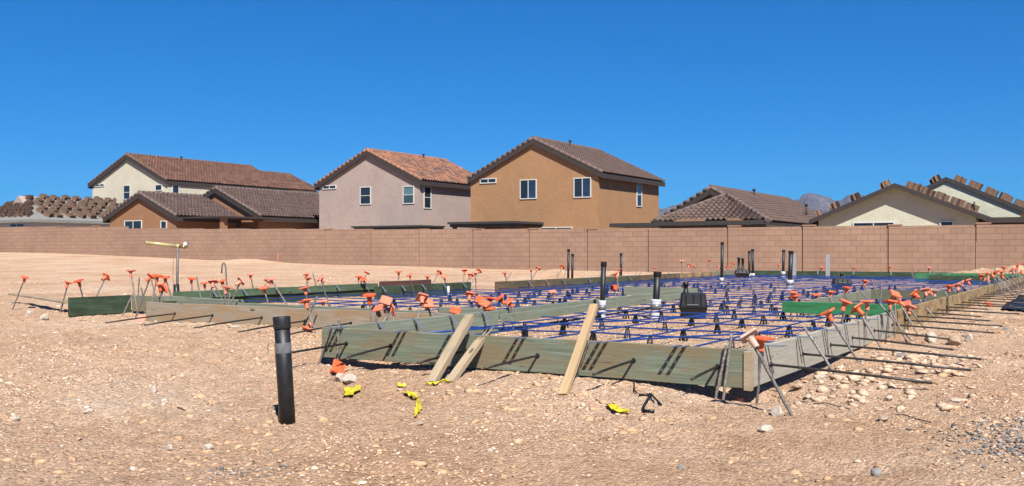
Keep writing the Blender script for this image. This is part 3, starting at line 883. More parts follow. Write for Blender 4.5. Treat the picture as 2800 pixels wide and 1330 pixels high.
mb = MB(); mb.box((d0.x, 51.4, d0.z - .02), (a.x - .03, 53.9, d0.z + .2)); mb.build('patio_roof', M_DKROOF, h)
# pipe boot and second vent low on its roof
X = G['xr'] - 1.0; p = atX(2205, 575, X)
mb = MB(); zz = G['E'].z + 1.0 * G['sl']; mb.tube([(X, p.y, zz - .1), (X, p.y, zz + .75)], .07, 10); mb.tube([(X, p.y, zz + .73), (X, p.y, zz + .9)], [.09, .12], 10); mb.build('roof_vent', M_DKROOF, h)
# cream single-storey on the right, roof still loaded with tile stacks
hG, GG = gable_house('pale_house', 'pale cream single-storey house whose untiled roof carries stacked tiles', 52, (2446, 500), (2700, 592), 2238, 2668, 57.3, S_CREAM2, None, tiled=False, fascia=.22, oh=.5)
window(hG, 'Y', 52, 2332, 607, 2447, 650)
window(hG, 'Y', 52, 2570, 604, 2608, 640, '')
hG2, GG2 = gable_house('pale_rear_house', 'second pale cream gable rising behind, at the right edge, loaded with tile stacks', 58, (2587, 483), (2815, 574), 2490, 2790, 70, S_CREAM2, None, tiled=False, fascia=.22, oh=.10)
mb = MB(); e = GG['E']; mb.box((e.x - .35, 52.6, e.z - .28), (e.x + 6.5, 57.8, e.z - .02)); mb.build('patio_roof', M_BROWN, hG2)
mb = MB(); mb.box((e.x - .30, 53.2, -.8), (e.x + 6.0, 57.6, e.z - .283)); mb.build('side_wall', S_BRN, hG2)
mb = MB(); mb.tube([atY(2664, 575, 51.8), atY(2664, 552, 51.8)], .04, 8); mb.build('roof_vent', M_DKROOF, hG)
# far-left house, roof covered with tile stacks
def left_house():
    root = thing('white_house', (0, 0, 0), 'low white house at the far left, grey roof heaped with tile stacks', 'house')
    Yf = 46.0
    C = atY(95, 600, Yf - .4); ez = C.z; xe = C.x; hw = 4.6; ax = xe - hw; rise = 2.0; yb = 66
    az = ez + rise
    mb = MB()
    V = [(xe, Yf - .4, ez), (xe, yb, ez), (ax, yb, az), (ax, Yf + 2.2, az), (ax - hw, Yf - .4, ez), (ax - hw, yb, ez)]
    mb.add(V, [(0, 1, 2, 3), (0, 3, 4), (3, 2, 5, 4)])
    mb.add([(x, y, z - .2) for x, y, z in V[:2]] + V[:2], [(0, 1, 3, 2)]); mb.add([(V[4][0], V[4][1], ez - .2), (V[0][0], V[0][1], ez - .2), V[0], V[4]], [(0, 1, 2, 3)])
    mb.build('roof', M_UNDER, root)
    mb = MB(); mb.box((ax - hw + .4, Yf, -.5), (xe - .4, yb - .4, ez - .02)); mb.build('wall', S_WHITE, root)
    mb = MB(); mb.box((ax - hw - .01, Yf - .43, ez - .22), (xe + .03, Yf - .405, ez)); mb.box((xe + .005, Yf - .4, ez - .22), (xe + .03, yb, ez)); mb.build('fascia', M_UNDER, root)
    window(root, 'Y', Yf, 28, 611, 68, 640)
    # little dutch gable
    g = MB(); gx = ax + .2; gy = Yf + 1.0; gz = az - .75
    g.add([(gx - .9, gy, gz), (gx + .9, gy, gz), (gx, gy, gz + .75), (gx - .9, gy + 1.6, gz), (gx + .9, gy + 1.6, gz), (gx, gy + 1.6, gz + .75)], [(0, 1, 2), (0, 2, 5, 3), (1, 4, 5, 2)])
    g.build('gable_vent', S_MAUVE, root)
    return dict(xe=xe, ax=ax, ez=ez, az=az, hw=hw, Yf=Yf, sl=rise / hw)
GL = left_house()

# ---- stacks of roof tiles: eight curved tiles leaning together
def tile_stack_mesh():
    mb = MB()
    for k in range(7):
        vs = []; n = 8; W, Lh, th = .44, .40, .017
        y = k * .052 - .16; lean = .18
        for i in range(n + 1):
            x = -W / 2 + W * i / n; b = .035 * math.sin(2 * math.pi * (i / n) * 1.5)
            for zz in (0, Lh):
                vs.append((x, y + b + lean * zz * .6, zz)); vs.append((x, y + b + th + lean * zz * .6, zz))
        fs = []
        for i in range(n):
            a = 4 * i; c = 4 * (i + 1)
            fs += [(a, c, c + 2, a + 2), (a + 1, a + 3, c + 3, c + 1), (a + 2, c + 2, c + 3, a + 3), (a, a + 1, c + 1, c)]
        fs += [(0, 2, 3, 1), (4 * n, 4 * n + 1, 4 * n + 3, 4 * n + 2)]
        mb.add(vs, fs, k % 2)
    return mb.mesh('tile_stack', [plain('stacked_tile', (.20, .12, .078), .9, 0, .35, 8), plain('stacked_tile_dark', (.08, .05, .04), .9, 0, .3, 8)])
ST_MESH = tile_stack_mesh()
def stack(p, slope, axis, label, group, sc=1.0, rz=0.0, zs=1.0):
    o = link('roof_tile_stack', ST_MESH)
    o.matrix_world = Matrix.Translation(p) @ Matrix.Rotation(slope, 4, axis) @ Matrix.Rotation(rz, 4, 'Z') @ Matrix.Scale(sc, 4) @ Matrix.Diagonal((1, 1, zs, 1))
    tag(o, label, 'tile stack', group)
def stacks_on(Gx, name, left_ts, right_ts):
    for side, ts in ((-1, left_ts), (1, right_ts)):
        for i, t in enumerate(ts):
            x = Gx['A'].x + side * Gx['hw'] * t; z = Gx['A'].z - abs(x - Gx['A'].x) * Gx['sl'] - .02
            stack(Vector((x, Gx['Yo'] + .45, z)), side * math.atan(Gx['sl']), 'Y', 'brown tile stack, %s down the %s slope of the %s' % (nth(i + 1), 'left' if side < 0 else 'right', name),
                  'tile stacks on the right-hand roofs', .78 + .14 * random.random(), random.uniform(-.45, .45))
            if i % 2 == 0 or side > 0:
                stack(Vector((x + side * .18, Gx['Yo'] + .95, z - abs(.18) * Gx['sl'])), side * math.atan(Gx['sl']), 'Y', 'brown tile stack behind the %s one on the %s slope of the %s' % (nth(i + 1), 'left' if side < 0 else 'right', name),
                      'tile stacks on the right-hand roofs', .74 + .16 * random.random(), random.uniform(-.6, .6))
stacks_on(GG, 'front gable', (.10, .46, .70, .90), (.14, .31, .47, .63, .78))
stacks_on(GG2, 'rear gable', (.12, .35), (.12, .30, .50, .68, .85))
for row in range(6):
    t = .05 + row * .158
    for j in range(17):
        y = GL['Yf'] + 2.3 + j * 1.0 + (row % 2) * .35 + random.uniform(-.1, .1) - 1.9 * t
        x = GL['ax'] + GL['hw'] * t; z = GL['az'] - GL['hw'] * t * GL['sl']
        if y < GL['Yf'] + (1 - t) * 2.4: continue
        stack(Vector((x, y, z - .03)), math.atan(GL['sl']), 'Y', 'brown tile stack on the far-left roof, %s along %s row from ridge' % (nth(j + 1), nth(row + 1)), 'tile stacks on the far-left roof', 1.42, R(8) + random.uniform(-.35, .35), random.uniform(.42, .62))
for row in range(4):
    for j in range(9):
        t = (row + .75) / 4.6; y = GL['Yf'] - .4 + 2.6 * (1 - t); x = GL['ax'] + (j - 4.0) * 1.0 * t; z = GL['az'] - (GL['az'] - GL['ez']) * t
        stack(Vector((x, y, z - .02)), math.atan(2.0 / 2.6), 'X', 'brown tile stack on the far-left hip end, %s from left in %s row' % (nth(j + 1), nth(row + 1)), 'tile stacks on the far-left roof', 1.25, random.uniform(-.35, .35), random.uniform(.45, .7))

# ------------------------------------------------------------ mountains
def hills():
    D = 2300.0
    m, n, l, b = _new('mountain_rock')
    v = _coord(n, l, 'Object', (1, 1, 1))
    t = _noise(n, l, v, .02, 8, .65)
    r = _ramp(n, l, t.outputs[0], [(.35, (.045, .043, .048)), (.5, (.095, .085, .088)), (.65, (.18, .16, .155))])
    l.new(r.outputs[0], b.inputs['Base Color']); b.inputs['Roughness'].default_value = .95
    prof = [(1600, 600), (1700, 596), (1780, 578), (1850, 558), (1900, 575), (1960, 590), (2060, 595), (2120, 590), (2150, 568), (2180, 546), (2195, 531), (2210, 527), (2222, 526), (2236, 527), (2250, 534), (2268, 539),
            (2280, 550), (2300, 546), (2318, 532), (2345, 528), (2375, 535), (2420, 540), (2500, 560), (2620, 575), (2800, 590), (3000, 600)]
    px = np.array([p[0] for p in prof], float); py = np.array([p[1] for p in prof], float)
    na, nd = 420, 46
    P = np.linspace(1600, 3000, na)
    verts = np.zeros((nd, na, 3))
    for j in range(nd):
        s = j / (nd - 1)            # 0 foot, .5 crest, 1 back foot
        k = 1 - abs(2 * s - 1)
        for i, p in enumerate(P):
            d = ray(p, HY); dist = D + (s - .5) * 900
            ht = (HY - np.interp(p, px, py)) / FPX * D
            x, y = d.x * dist, d.y * dist
            nz = float(vnoise(np.array(x * .013), np.array(y * .013))) * 40 + float(vnoise(np.array(x * .035), np.array(y * .035))) * 36 + float(vnoise(np.array(x * .09), np.array(y * .09))) * 18
            verts[j, i] = (x, y, -3 + (ht + 3) * k ** .85 + nz * min(1, 3 * k) * min(1, 2.2 * (1 - k) + .12))
    i = np.arange(na - 1)[None, :] + na * np.arange(nd - 1)[:, None]
    q = np.stack([i, i + 1, i + na + 1, i + na], -1).reshape(-1, 4)
    me = bpy.data.meshes.new('hills'); me.from_pydata(verts.reshape(-1, 3).tolist(), [], q.tolist()); me.materials.append(m)
    tag(link('hills', me), kind='structure')
hills()

# ------------------------------------------------------------ timber forms
BH = .235; TK = .038
def strap_mesh():
    """perforated holder strip: level over the board, bent down inside"""
    w = .034; mb = MB(); n = 36
    def path(s):            # s metres from the outer tip
        if s < .165: return (s - .125, 0.0)
        e = s - .165; return (.04 + e * .72, -e * .70)
    Ltot = .165 + .14; xs = [Ltot * i / n for i in range(n + 1)]
    ws = [-w / 2, -w / 6, w / 6, w / 2]
    vs = []
    for s in xs:
        a, b = path(s)
        k_ = .72 if s < .165 else 1.1
        for y in ws: vs.append((a, y * k_, b))
    top = len(vs)
    vs += [(x, y, z - .0018) for x, y, z in vs]
    fs = []
    for i in range(n):
        for j in range(3):
            if j == 1 and i % 4 == 2: continue
            q = (i * 4 + j, i * 4 + j + 1, (i + 1) * 4 + j + 1, (i + 1) * 4 + j)
            fs.append(q); fs.append(tuple(top + x for x in q[::-1]))
    mb.add(vs, fs); me = mb.mesh('anchor_strap', M_GALV)
    return me
STRAP = strap_mesh()
def board(label, p0, p1, z0, z1, m, tk=TK, group='timber form boards round the pad', name='form_board', cat='form board', warp=.003, z0b=None, seg=None):
    """plank on edge from p0 to p1 (x, y); its thickness lies to the left of p0->p1"""
    p0 = Vector((p0[0], p0[1], z0)); p1 = Vector((p1[0], p1[1], z0 if z0b is None else z0b)); L = (p1 - p0).length; h = z1 - z0
    n = seg or max(2, int(L / .4)); rg = random.Random(str(label))
    mb = MB(); vs = []; b = .003
    for i in range(n + 1):
        x = L * i / n; dy = rg.uniform(-warp, warp) if 0 < i < n else 0; dz = rg.uniform(-warp, warp) * .8
        for y, z in ((b, 0), (tk - b, 0), (tk, b), (tk, h - b), (tk - b, h), (b, h), (0, h - b), (0, b)): vs.append((x, y + dy, z + dz))
    fs = []
    for i in range(n):
        for k in range(8): fs.append((i * 8 + k, (i + 1) * 8 + k, (i + 1) * 8 + (k + 1) % 8, i * 8 + (k + 1) % 8))
    fs += [tuple(range(8)), tuple(range(n * 8, n * 8 + 8))[::-1]]
    mb.add(vs, fs)
    o = mb.build(name, m); o.matrix_world = frame(p0, p1 - p0)
    tag(o, label, cat, group); o['len'] = 0; del o['len']
    return o
def straps(b, xs, inward, h=BH):
    """straps lying across a board's top; xs = distances along it; inward = +1 if the slab is on the board's thickness side"""
    for x in xs:
        s = link('anchor_strap', STRAP, b)
        m = Matrix.Translation((x, TK / 2 - inward * .021, h + .0035)) @ Matrix.Rotation(R(90) * inward, 4, 'Z')
        s.matrix_local = m @ Matrix.Rotation(random.uniform(-.05, .05), 4, 'Z')

# near front board (its face is in plane YF, X from XM to XR)
fb = board('green-stained front form board facing the viewer, nearest', (XM, YF), (XR - .045, YF), 0, BH, W_GREEN)
fx = lambda px, py: atY(px, py, YF).x - XM
straps(fb, [fx(923, 899), fx(936, 900), fx(1094, 908), fx(1109, 909), fx(1232, 917), fx(1247, 917), fx(1417, 926), fx(1434, 927), fx(1640, 939), fx(1659, 939), fx(1852, 952), fx(1874, 953)], 1)
# wooden cleat standing in the corner
cl = board('short upright pale timber cleat closing the near corner', (XR - .042, YF - .012), (XR + .0, YF - .012), -.015, BH - .012, W_DRY, .06, None, 'corner_cleat', 'timber cleat', 0)
# right-hand boards (face in plane XR looking to +X)
def ry(px, py): return atX(px, py, XR).y
gb = board('weathered pale grey side board running back from the near corner', (XR, YF + .055), (XR, 10.3), 0, BH, W_GREY)
straps(gb, [y - YF - .055 for y in (6.12, 6.18, 6.86, 6.92, 7.55, 7.61, 8.25, 8.31, 8.95, 9.01, 9.7, 9.76)], 1)
yy = 10.36
for i, (L, m) in enumerate(((3.6, W_GOLD), (3.6, W_GOLD), (3.2, W_GOLD), (3.0, W_TAN), (2.8, W_GOLD))):
    o = board('golden plywood side board, %s beyond the grey one' % nth(i + 1), (XR + .01 * (i % 2), yy), (XR + .01 * (i % 2), yy + L - .01), -.01, BH, m)
    straps(o, [.5 + .85 * k for k in range(int(L / .85))], 1)
    yy += L
# left return board beside the near bay, inner face looking right
lr = board('green-stained return board behind the front board, inner face with straps', (XM, YF + .042), (XM, 8.4), 0, BH, W_GREEN2)
lr.matrix_world = frame(Vector((XM, 8.4, 0)), (0, -1, 0))
straps(lr, [8.4 - y for y in (6.05, 6.5, 7.0, 7.55, 8.1)], 1)
# second front board, brown-stained
sb = board('long brown-stained tan form board set back on the left', (-9.72, YF2), (XM - .05, YF2), 0, BH, W_TAN)
# suspended rail behind it
board('pale green rail suspended just behind the brown-stained board', (-9.9, YF2 + .48), (-5.7, YF2 + .18), .15, BH + .005, W_GREEN2, .038, None)
board('short pale green block lying on the suspended rail', (-9.55, YF2 + .52), (-8.7, YF2 + .46), BH + .006, BH + .03, W_GREEN2, .09, None, 'timber_block', 'timber block')
# left corner
ga = board('short dark green board at the far left with shadowed end', (-11.40, 7.82), (-11.40, 8.74), 0, .24, W_DKGREEN)
board('grey-green cross board joining the short dark green board', (-11.36, 8.72), (-9.85, 8.72), .02, BH, W_GREEN)
board('upright grey-green block at the left corner joint', (-10.6, 8.62), (-10.2, 8.62), .0, BH + .01, W_GREEN2, .06)
board('dark green board closing the left corner jog', (-9.76, YF2 + .06), (-9.76, 8.7), 0, BH - .01, W_DKGREEN)
l1 = board('long light green plank capping the left form', (-11.6, 14.2), (-11.6, 9.6), .135, BH + .012, wood('mid_green_board', (.075, .13, .075), (.14, .22, .13), (.09, .13, .08)))
board('dark green left form board below the light green plank', (-11.63, 14.2), (-11.63, 9.6), 0, .133, W_DKGREEN)
straps(l1, [.4, 1.15, 1.9, 2.6, 3.3, 3.9], 1, .112)
l2 = board('dark green left form board beyond the light green plank', (-10.75, 16.0), (-10.75, 13.1), 0, BH, W_DKGREEN)
straps(l2, [.3, .95, 1.6, 2.2, 2.75], 1)
board('red-brown painted plank behind the left forms', (-11.05, 15.1), (-11.05, 13.6), .08, .30, W_RED)
yy = 16.05
for i, (L, m) in enumerate(((3.0, W_BROWN), (3.4, wood('olive_board', (.075, .085, .05), (.14, .15, .09), (.10, .10, .06))), (3.0, W_BROWN), (2.8, W_GOLD), (1.9, W_GREEN))):
    o = board('%s left form board, %s beyond the red-brown plank' % (('brown', 'olive', 'brown', 'golden', 'green')[i], nth(i + 1)), (XL - .012 * (i % 2), yy + L - .01), (XL - .012 * (i % 2), yy), 0, BH + (.01 if i == 0 else 0), m)
    straps(o, [.35 + .72 * k for k in range(int((L - .2) / .72))], 1)
    yy += L
fbk = board('dark green far form board in front of the block wall', (-3.9, YB + .04), (XL, YB + .04), 0, BH, W_DKGREEN)
straps(fbk, [.6 + 1.05 * k for k in range(6)], 1)
board('dark green far form board stepped nearer at the right', (XR - .05, 26.6), (-4.0, 26.6), 0, BH, W_DKGREEN)
board('dark green board joining the two far form boards', (-3.95, 26.65), (-3.95, YB), 0, BH, W_DKGREEN)
board('green plank lying against the far form board', (-1.95, 29.0), (-4.6, 28.4), .02, .25, W_BRGREEN)
# interior step forms
board('long pale green step rail crossing the slab from the return board', (XM - .02, 8.45), (-5.72, 14.7), .135, BH, W_GREEN2)
board('lower pale green ledge beside the long step rail', (XM + .022, 8.5), (-5.68, 14.6), .10, .19, W_GREEN2, .03)
board('short pale green step board turned across the end of the rail', (-7.1, 15.25), (-5.8, 15.25), .1, BH, W_GREEN2)
board('pale green block under the cluster of caps', (-6.1, 8.5), (-5.4, 8.5), .02, BH + .01, W_GREEN2)
pg = board('bright green plank reaching inward from the side boards', (-3.36, 11.62), (XR - .045, 11.5), .108, BH + .006, W_BRGREEN)
board('grey-green porch form board behind the bright green plank', (-3.28, 16.0), (-3.22, 12.3), .03, BH, W_GREEN2)
board('grey-green porch form board closing the recess at the back', (-3.25, 16.05), (XR - .05, 16.05), .0, BH, wood('sage_board', (.12, .14, .09), (.20, .22, .15), (.14, .14, .10)))
# plank lying out on the left
a = atZ(22, 806, .14); b = atZ(178, 819, .2)
board('thin weathered plank lying flat at the far left', (a.x, a.y), (b.x, b.y), .14, .165, W_DRY, .14, None, 'plank', 'plank', .004)

# leaning lumber at the front board
def lean(label, foot, top, w, tk, m, spl=False, seed=0):
    f = Vector(foot); t = Vector(top); d = t - f; L = d.length
    x = d.normalized(); y = Vector((1, 0, 0)); y = (y - x * y.dot(x)).normalized(); z = x.cross(y)
    mw = Matrix((x, y, z)).transposed().to_4x4(); mw.translation = f
    mb = MB(); n = 6; vs = []
    for i in range(n + 1):
        xx = L * i / n
        for yy_, zz in ((-w / 2, -tk / 2), (w / 2, -tk / 2), (w / 2, tk / 2), (-w / 2, tk / 2)): vs.append((xx, yy_, zz))
    fs = []
    for i in range(n):
        for k in range(4): fs.append((i * 4 + k, (i + 1) * 4 + k, (i + 1) * 4 + (k + 1) % 4, i * 4 + (k + 1) % 4))
    fs += [(0, 1, 2, 3), (n * 4 + 3, n * 4 + 2, n * 4 + 1, n * 4)]
    mb.add(vs, fs)
    if spl:
        rg = random.Random(seed)
        for k in range(6):          # torn slivers on the broken end
            y0 = -w / 2 + w * k / 6; y1 = y0 + w / 6 * .92; e = rg.uniform(.08, .27)
            mb.add([(L - .02, y0, -tk / 2), (L - .02, y1, -tk / 2), (L - .02, y1, tk / 2), (L - .02, y0, tk / 2), (L + e, (y0 + y1) / 2, rg.uniform(-.01, .01)), (L + e * .8, y1 - .003, 0)],
                   [(0, 1, 5, 4), (1, 2, 5), (2, 3, 4, 5), (3, 0, 4)])
    o = mb.build('lumber_offcut', m); o.matrix_world = mw
    tag(o, label, 'lumber', 'timber offcuts leaning on the front board')
p = ground(1178, 1050); q = atY(1285, 866, YF - .01)
lean('dry lumber offcut leaning on the front board, left of the splintered one', p, q, .066, .038, W_DRY)
p = ground(1228, 1048); q = atY(1310, 936, YF - .05)
lean('splintered lumber offcut with torn top leaning on the front board', p, q, .058, .036, W_DRY, True, 3)
p = ground(1540, 1082); q = atY(1625, 836, YF - .01)
lean('tall fresh yellow lumber stake leaning on the middle of the front board', p, q, .052, .030, W_FRESH)

# ------------------------------------------------------------ rebar stakes with safety caps
def rod_mesh():
    mb = MB(); n = 24
    mb.tube([(0.0012 * math.sin(i * 1.3), 0.0012 * math.cos(i * .9), i / n) for i in range(n + 1)], [.0096 if i % 2 else .0088 for i in range(n + 1)], 8)
    return mb.mesh('rod', M_ROD)
ROD = rod_mesh()
def cap_mesh(m, name='safety_cap'):
    """square plate over a flared collar; local origin where the rod's end meets it"""
    mb = MB(); a = .051; r = .012
    def ring(s, z, rr):
        out = []
        for cx_, cy_, a0 in ((1, 1, 0), (-1, 1, 90), (-1, -1, 180), (1, -1, 270)):
            for k in range(4):
                t = R(a0 + 30 * k); out.append((cx_ * (s - rr) + rr * math.cos(t), cy_ * (s - rr) + rr * math.sin(t), z))
        return out
    rings = [ring(.0001, .0165, .00005), ring(a - .014, .016, r), ring(a - .012, .013, r), ring(a - .006, .013, r), ring(a - .003, .017, r), ring(a, .014, r), ring(a, .002, r), ring(a - .004, 0, r), ring(a - .008, .004, r)]
    # flare down to the round collar
    for rad, z in ((.030, .002), (.024, -.008), (.0205, -.017), (.0195, -.026), (.0195, -.030), (.0182, -.070), (.0150, -.072), (.011, -.070), (.0098, -.03)):
        out = []
        for a0 in (0, 90, 180, 270):
            for k in range(4):
                t = R(a0 + 30 * k - 0); t2 = R(a0 + 22.5 * k + 11.25); out.append((rad * math.cos(t2), rad * math.sin(t2), z))
        rings.append(out)
    vs = [v for rg in rings for v in rg]; n = 16; fs = []
    for i in range(len(rings) - 1):
        for k in range(n): fs.append((i * n + k, i * n + (k + 1) % n, (i + 1) * n + (k + 1) % n, (i + 1) * n + k))
    fs.append(tuple(range(n)))
    mb.add(vs, fs)
    # stiffening webs under the plate
    for k in range(4):
        mt = Matrix.Rotation(R(45 + 90 * k), 4, 'Z')
        mb.add([mt @ Vector(v) for v in ((.018, -.0012, -.020), (.040, -.0012, .001), (.018, -.0012, .001), (.018, .0012, -.020), (.040, .0012, .001), (.018, .0012, .001))],
               [(0, 1, 2), (5, 4, 3), (0, 3, 4, 1), (1, 4, 5, 2), (2, 5, 3, 0)])
    return mb.mesh(name, m)
CAP = cap_mesh(M_CAP); CAPW = cap_mesh(plain('faded_cap_plastic', (.62, .43, .34), .6, 0, .12, 30), 'safety_cap')
proto = {}
def dup(src, parent=None):
    c = src.copy(); COL.objects.link(c)
    if parent: c.parent = parent
    for ch in src.children: dup(ch, c)
    return c
def make_stake(capped):
    if capped not in proto:
        root = bpy.data.objects.new('rebar_stake', None); COL.objects.link(root); root.empty_display_size = .1
        link('rod', ROD, root)
        if capped: link('safety_cap', CAP, root)
        proto[capped] = root
        return root
    return dup(proto[capped])
STAKES = {}      # group -> list of pending stakes, so that labels can count along the edge
def stake(group, top, low, plane, cap=1, tilt=None, spin=None):
    """plane: 'G' = low pixel is the foot on the soil; ('X', v) / ('Y', v) / ('T', v) = vertical plane or camera distance holding the rod"""
    if plane == 'G':
        f = ground(*low); t = (f - Vector((0, 0, H))).dot(Vector((-ST, CT, 0))); T = atT(*top, t); Lw = f
    elif plane == 'GY':
        f = ground(*low); T = atY(*top, f.y); Lw = f
    else:
        fn = {'X': atX, 'Y': atY, 'T': atT}[plane[0]]; T = fn(*top, plane[1]); Lw = fn(*low, plane[1])
    d = (Lw - T).normalized()
    g = float(gh(Lw.x, Lw.y))
    if d.z < -.2: foot = T + d * ((g - .05 - T.z) / d.z)
    else: foot = Lw
    if (foot - T).length > 1.1: foot = T + d * 1.1
    STAKES.setdefault(group, []).append((T, foot, cap, tilt, spin))
def flush_stakes(order, phrase):
    for group, lst in STAKES.items():
        key, ph = order[group], phrase[group]
        cnt = {}
        for T, foot, cap, tilt, spin in sorted(lst, key=key):
            kind = 'orange-capped' if cap == 1 else ('pale-capped' if cap == 2 else 'bare')
            cnt[kind] = cnt.get(kind, 0) + 1
            root = make_stake(bool(cap))
            root.location = foot
            d = T - foot; L = d.length
            side = d.dot(Vector((CT, ST, 0))) / max(L, 1e-6)
            leanw = 'leaning right' if side > .18 else ('leaning left' if side < -.18 else 'upright')
            root['label'] = '%s %s stake, %s %s' % (nth(cnt[kind]), kind, leanw, ph)
            root['category'] = 'rebar stake'; root['group'] = 'rebar stakes ' + group
            for c in root.children:
                if c.name.startswith('rod'):
                    c.matrix_local = zframe(Vector((0, 0, 0)), d, random.uniform(0, 6)) @ Matrix.Diagonal((1, 1, L, 1))
                else:
                    if cap == 2: c.data = CAPW
                    tl = tilt if tilt is not None else (random.uniform(-.2, .2), random.uniform(-.2, .2))
                    sp = spin if spin is not None else random.uniform(0, 1.57)
                    c.matrix_local = zframe(d, d, sp) @ Matrix.Rotation(tl[0], 4, 'X') @ Matrix.Rotation(tl[1], 4, 'Y')

A_ = 'at the left corner'
stake(A_, (68, 760), (34, 848), 'G'); stake(A_, (186, 774), (165, 855), 'G'); stake(A_, (215, 770), (226, 811), ('X', -11.6)); stake(A_, (290, 758), (264, 810), ('X', -11.55), 1, (.5, -.2))
stake(A_, (357, 742), (375, 846), ('T', 12.6)); stake(A_, (381, 759), (378, 804), ('T', 13.8), 0); stake(A_, (364, 802), (334, 866), 'G', 0)
stake(A_, (412, 757), (370, 869), 'G', 1, (.3, .4)); stake(A_, (412, 757), (422, 800), ('T', 13.4), 0)
stake(A_, (430, 756), (404, 884), ('T', 11.9), 1); stake(A_, (452, 760), (469, 816), ('T', 12.4), 1, (-.3, .2)); stake(A_, (437, 781), (447, 884), ('T', 11.6), 1); stake(A_, (448, 790), (407, 886), ('T', 11.7), 1, (.2, -.5))
stake(A_, (386, 786), (404, 880), ('T', 12.3), 0)
B_ = 'along the brown-stained board'
stake(B_, (537, 756), (550, 821), ('T', 12.6), 0); stake(B_, (582, 772), (571, 833), ('T', 12.0), 1, (.4, .3)); stake(B_, (586, 778), (615, 833), ('T', 12.0), 0)
stake(B_, (607, 770), (622, 840), ('T', 12.0)); stake(B_, (622, 787), (600, 888), 'G', 1); stake(B_, (658, 770), (608, 884), 'G', 1, (.5, .5))
stake(B_, (628, 800), (624, 890), ('T', 11.3), 0)
stake(B_, (722, 789), (733, 831), ('T', 11.6)); stake(B_, (741, 765), (781, 828), ('T', 11.9), 1, (-.5, .3)); stake(B_, (833, 789), (848, 850), ('T', 11.2), 1, (0, 0))
stake(B_, (836, 826), (863, 912), 'G', 1); stake(B_, (867, 811), (828, 902), 'G', 0); stake(B_, (877, 762), (893, 816), ('T', 12.2), 1, (.6, 0)); stake(B_, (883, 826), (890, 892), 'G', 1, (0, .04), .2)
C_ = 'behind the light green plank'
for t_, l_, c_ in (((559, 776), (561, 792), 1), ((524, 764), (525, 790), 1), ((685, 753), (692, 787), 1), ((730, 770), (722, 785), 1), ((843, 762), (838, 785), 1), ((855, 747), (864, 780), 0), ((753, 790), (747, 825), 0), ((838, 752), (840, 780), 1),
                   ((875, 778), (871, 818), 0)):
    stake(C_, t_, l_, ('X', -11.75), c_)
D_ = 'along the far left forms'
for t_, l_, c_, xx in (((980, 758), (980, 776), 1, -11.8), ((992, 763), (985, 776), 1, -11.8), ((1003, 747), (996, 760), 1, -11.9), ((994, 765), (1011, 801), 1, -11.5), ((1090, 745), (1089, 776), 1, -11.2), ((1120, 754), (1131, 798), 1, -10.7), ((1092, 758), (1085, 778), 0, -11.2),
                       ((1169, 758), (1170, 768), 1, -11.3), ((1201, 746), (1188, 768), 1, -11.3), ((1215, 758), (1222, 791), 1, -10.8), ((1270, 741), (1267, 772), 1, -10.9), ((1287, 754), (1277, 772), 1, -10.8), ((1300, 748), (1301, 772), 1, -10.9), ((1310, 742), (1292, 772), 1, -10.8),
                       ((1380, 747), (1384, 766), 1, -10.5), ((1398, 746), (1384, 768), 0, -10.45), ((1452, 739), (1453, 762), 1, -10.5), ((1471, 735), (1455, 763), 1, -10.5), ((1538, 731), (1522, 762), 1, -10.5), ((1547, 740), (1542, 761), 0, -10.4), ((1525, 740), (1523, 762), 0, -10.5),
                       ((1641, 744), (1641, 756), 0, -10.4), ((1693, 737), (1694, 752), 1, -10.4), ((1791, 735), (1791, 745), 1, -10.4), ((1759, 729), (1746, 755), 0, -10.35), ((1742, 742), (1738, 752), 0, -10.4), ((1836, 737), (1829, 747), 0, -10.4), ((1864, 714), (1864, 744), 1, -10.5),
                       ((1884, 726), (1876, 747), 1, -10.3), ((1897, 730), (1895, 746), 1, -10.4), ((1910, 722), (1896, 744), 0, -10.4), ((1939, 714), (1937, 742), 1, -10.45), ((1949, 725), (1938, 742), 0, -10.4), ((1966, 732), (1964, 744), 1, -10.4), ((1990, 731), (1988, 744), 1, -10.4), ((2003, 722), (1994, 741), 1, -10.5), ((1907, 736), (1900, 745), 0, -10.4)):
    stake(D_, t_, l_, ('X', xx), c_)
E_ = 'along the far edge by the wall'
for t_, l_, c_ in (((2030, 724), (2025, 741), 0), ((2035, 723), (2039, 740), 0), ((2119, 727), (2122, 741), 0), ((2129, 726), (2126, 741), 1), ((2151, 732), (2153, 743), 0), ((2239, 727), (2241, 741), 0), ((2248, 732), (2243, 742), 1), ((2329, 728), (2333, 742), 0), ((2337, 733), (2339, 742), 1), ((2433, 732), (2431, 742), 1)):
    stake(E_, t_, l_, ('Y', YB + .25), c_)
for t_, l_, c_ in (((2490, 735), (2496, 755), 0), ((2496, 735), (2500, 752), 0), ((2512, 738), (2518, 755), 0), ((2522, 744), (2526, 755), 0), ((2541, 733), (2536, 748), 1), ((2548, 738), (2556, 752), 0), ((2553, 727), (2553, 745), 0), ((2587, 741), (2595, 755), 0), ((2594, 744), (2597, 755), 0), ((2632, 744), (2634, 756), 0)):
    stake(E_, t_, l_, ('Y', 27.3), c_)
F_ = 'beside the return board'
for t_, l_, c_, tl in (((1010, 810), (1013, 850), 1, (0, .05)), ((1032, 846), (1028, 882), 1, (-.5, .3)), ((1055, 824), (1058, 860), 1, (.5, .4)), ((1071, 848), (1048, 880), 1, (.3, -.7)), ((1154, 816), (1144, 862), 1, (.6, 0)), ((1170, 832), (1178, 868), 1, (.5, .35)), ((1245, 852), (1246, 872), 1, (.4, .3))):
    stake(F_, t_, l_, ('X', XM - .14), c_, tl)
stake(F_, (1190, 860), (1185, 872), ('X', XM - .1), 0); stake(F_, (1078, 866), (1074, 880), ('X', XM - .1), 0)
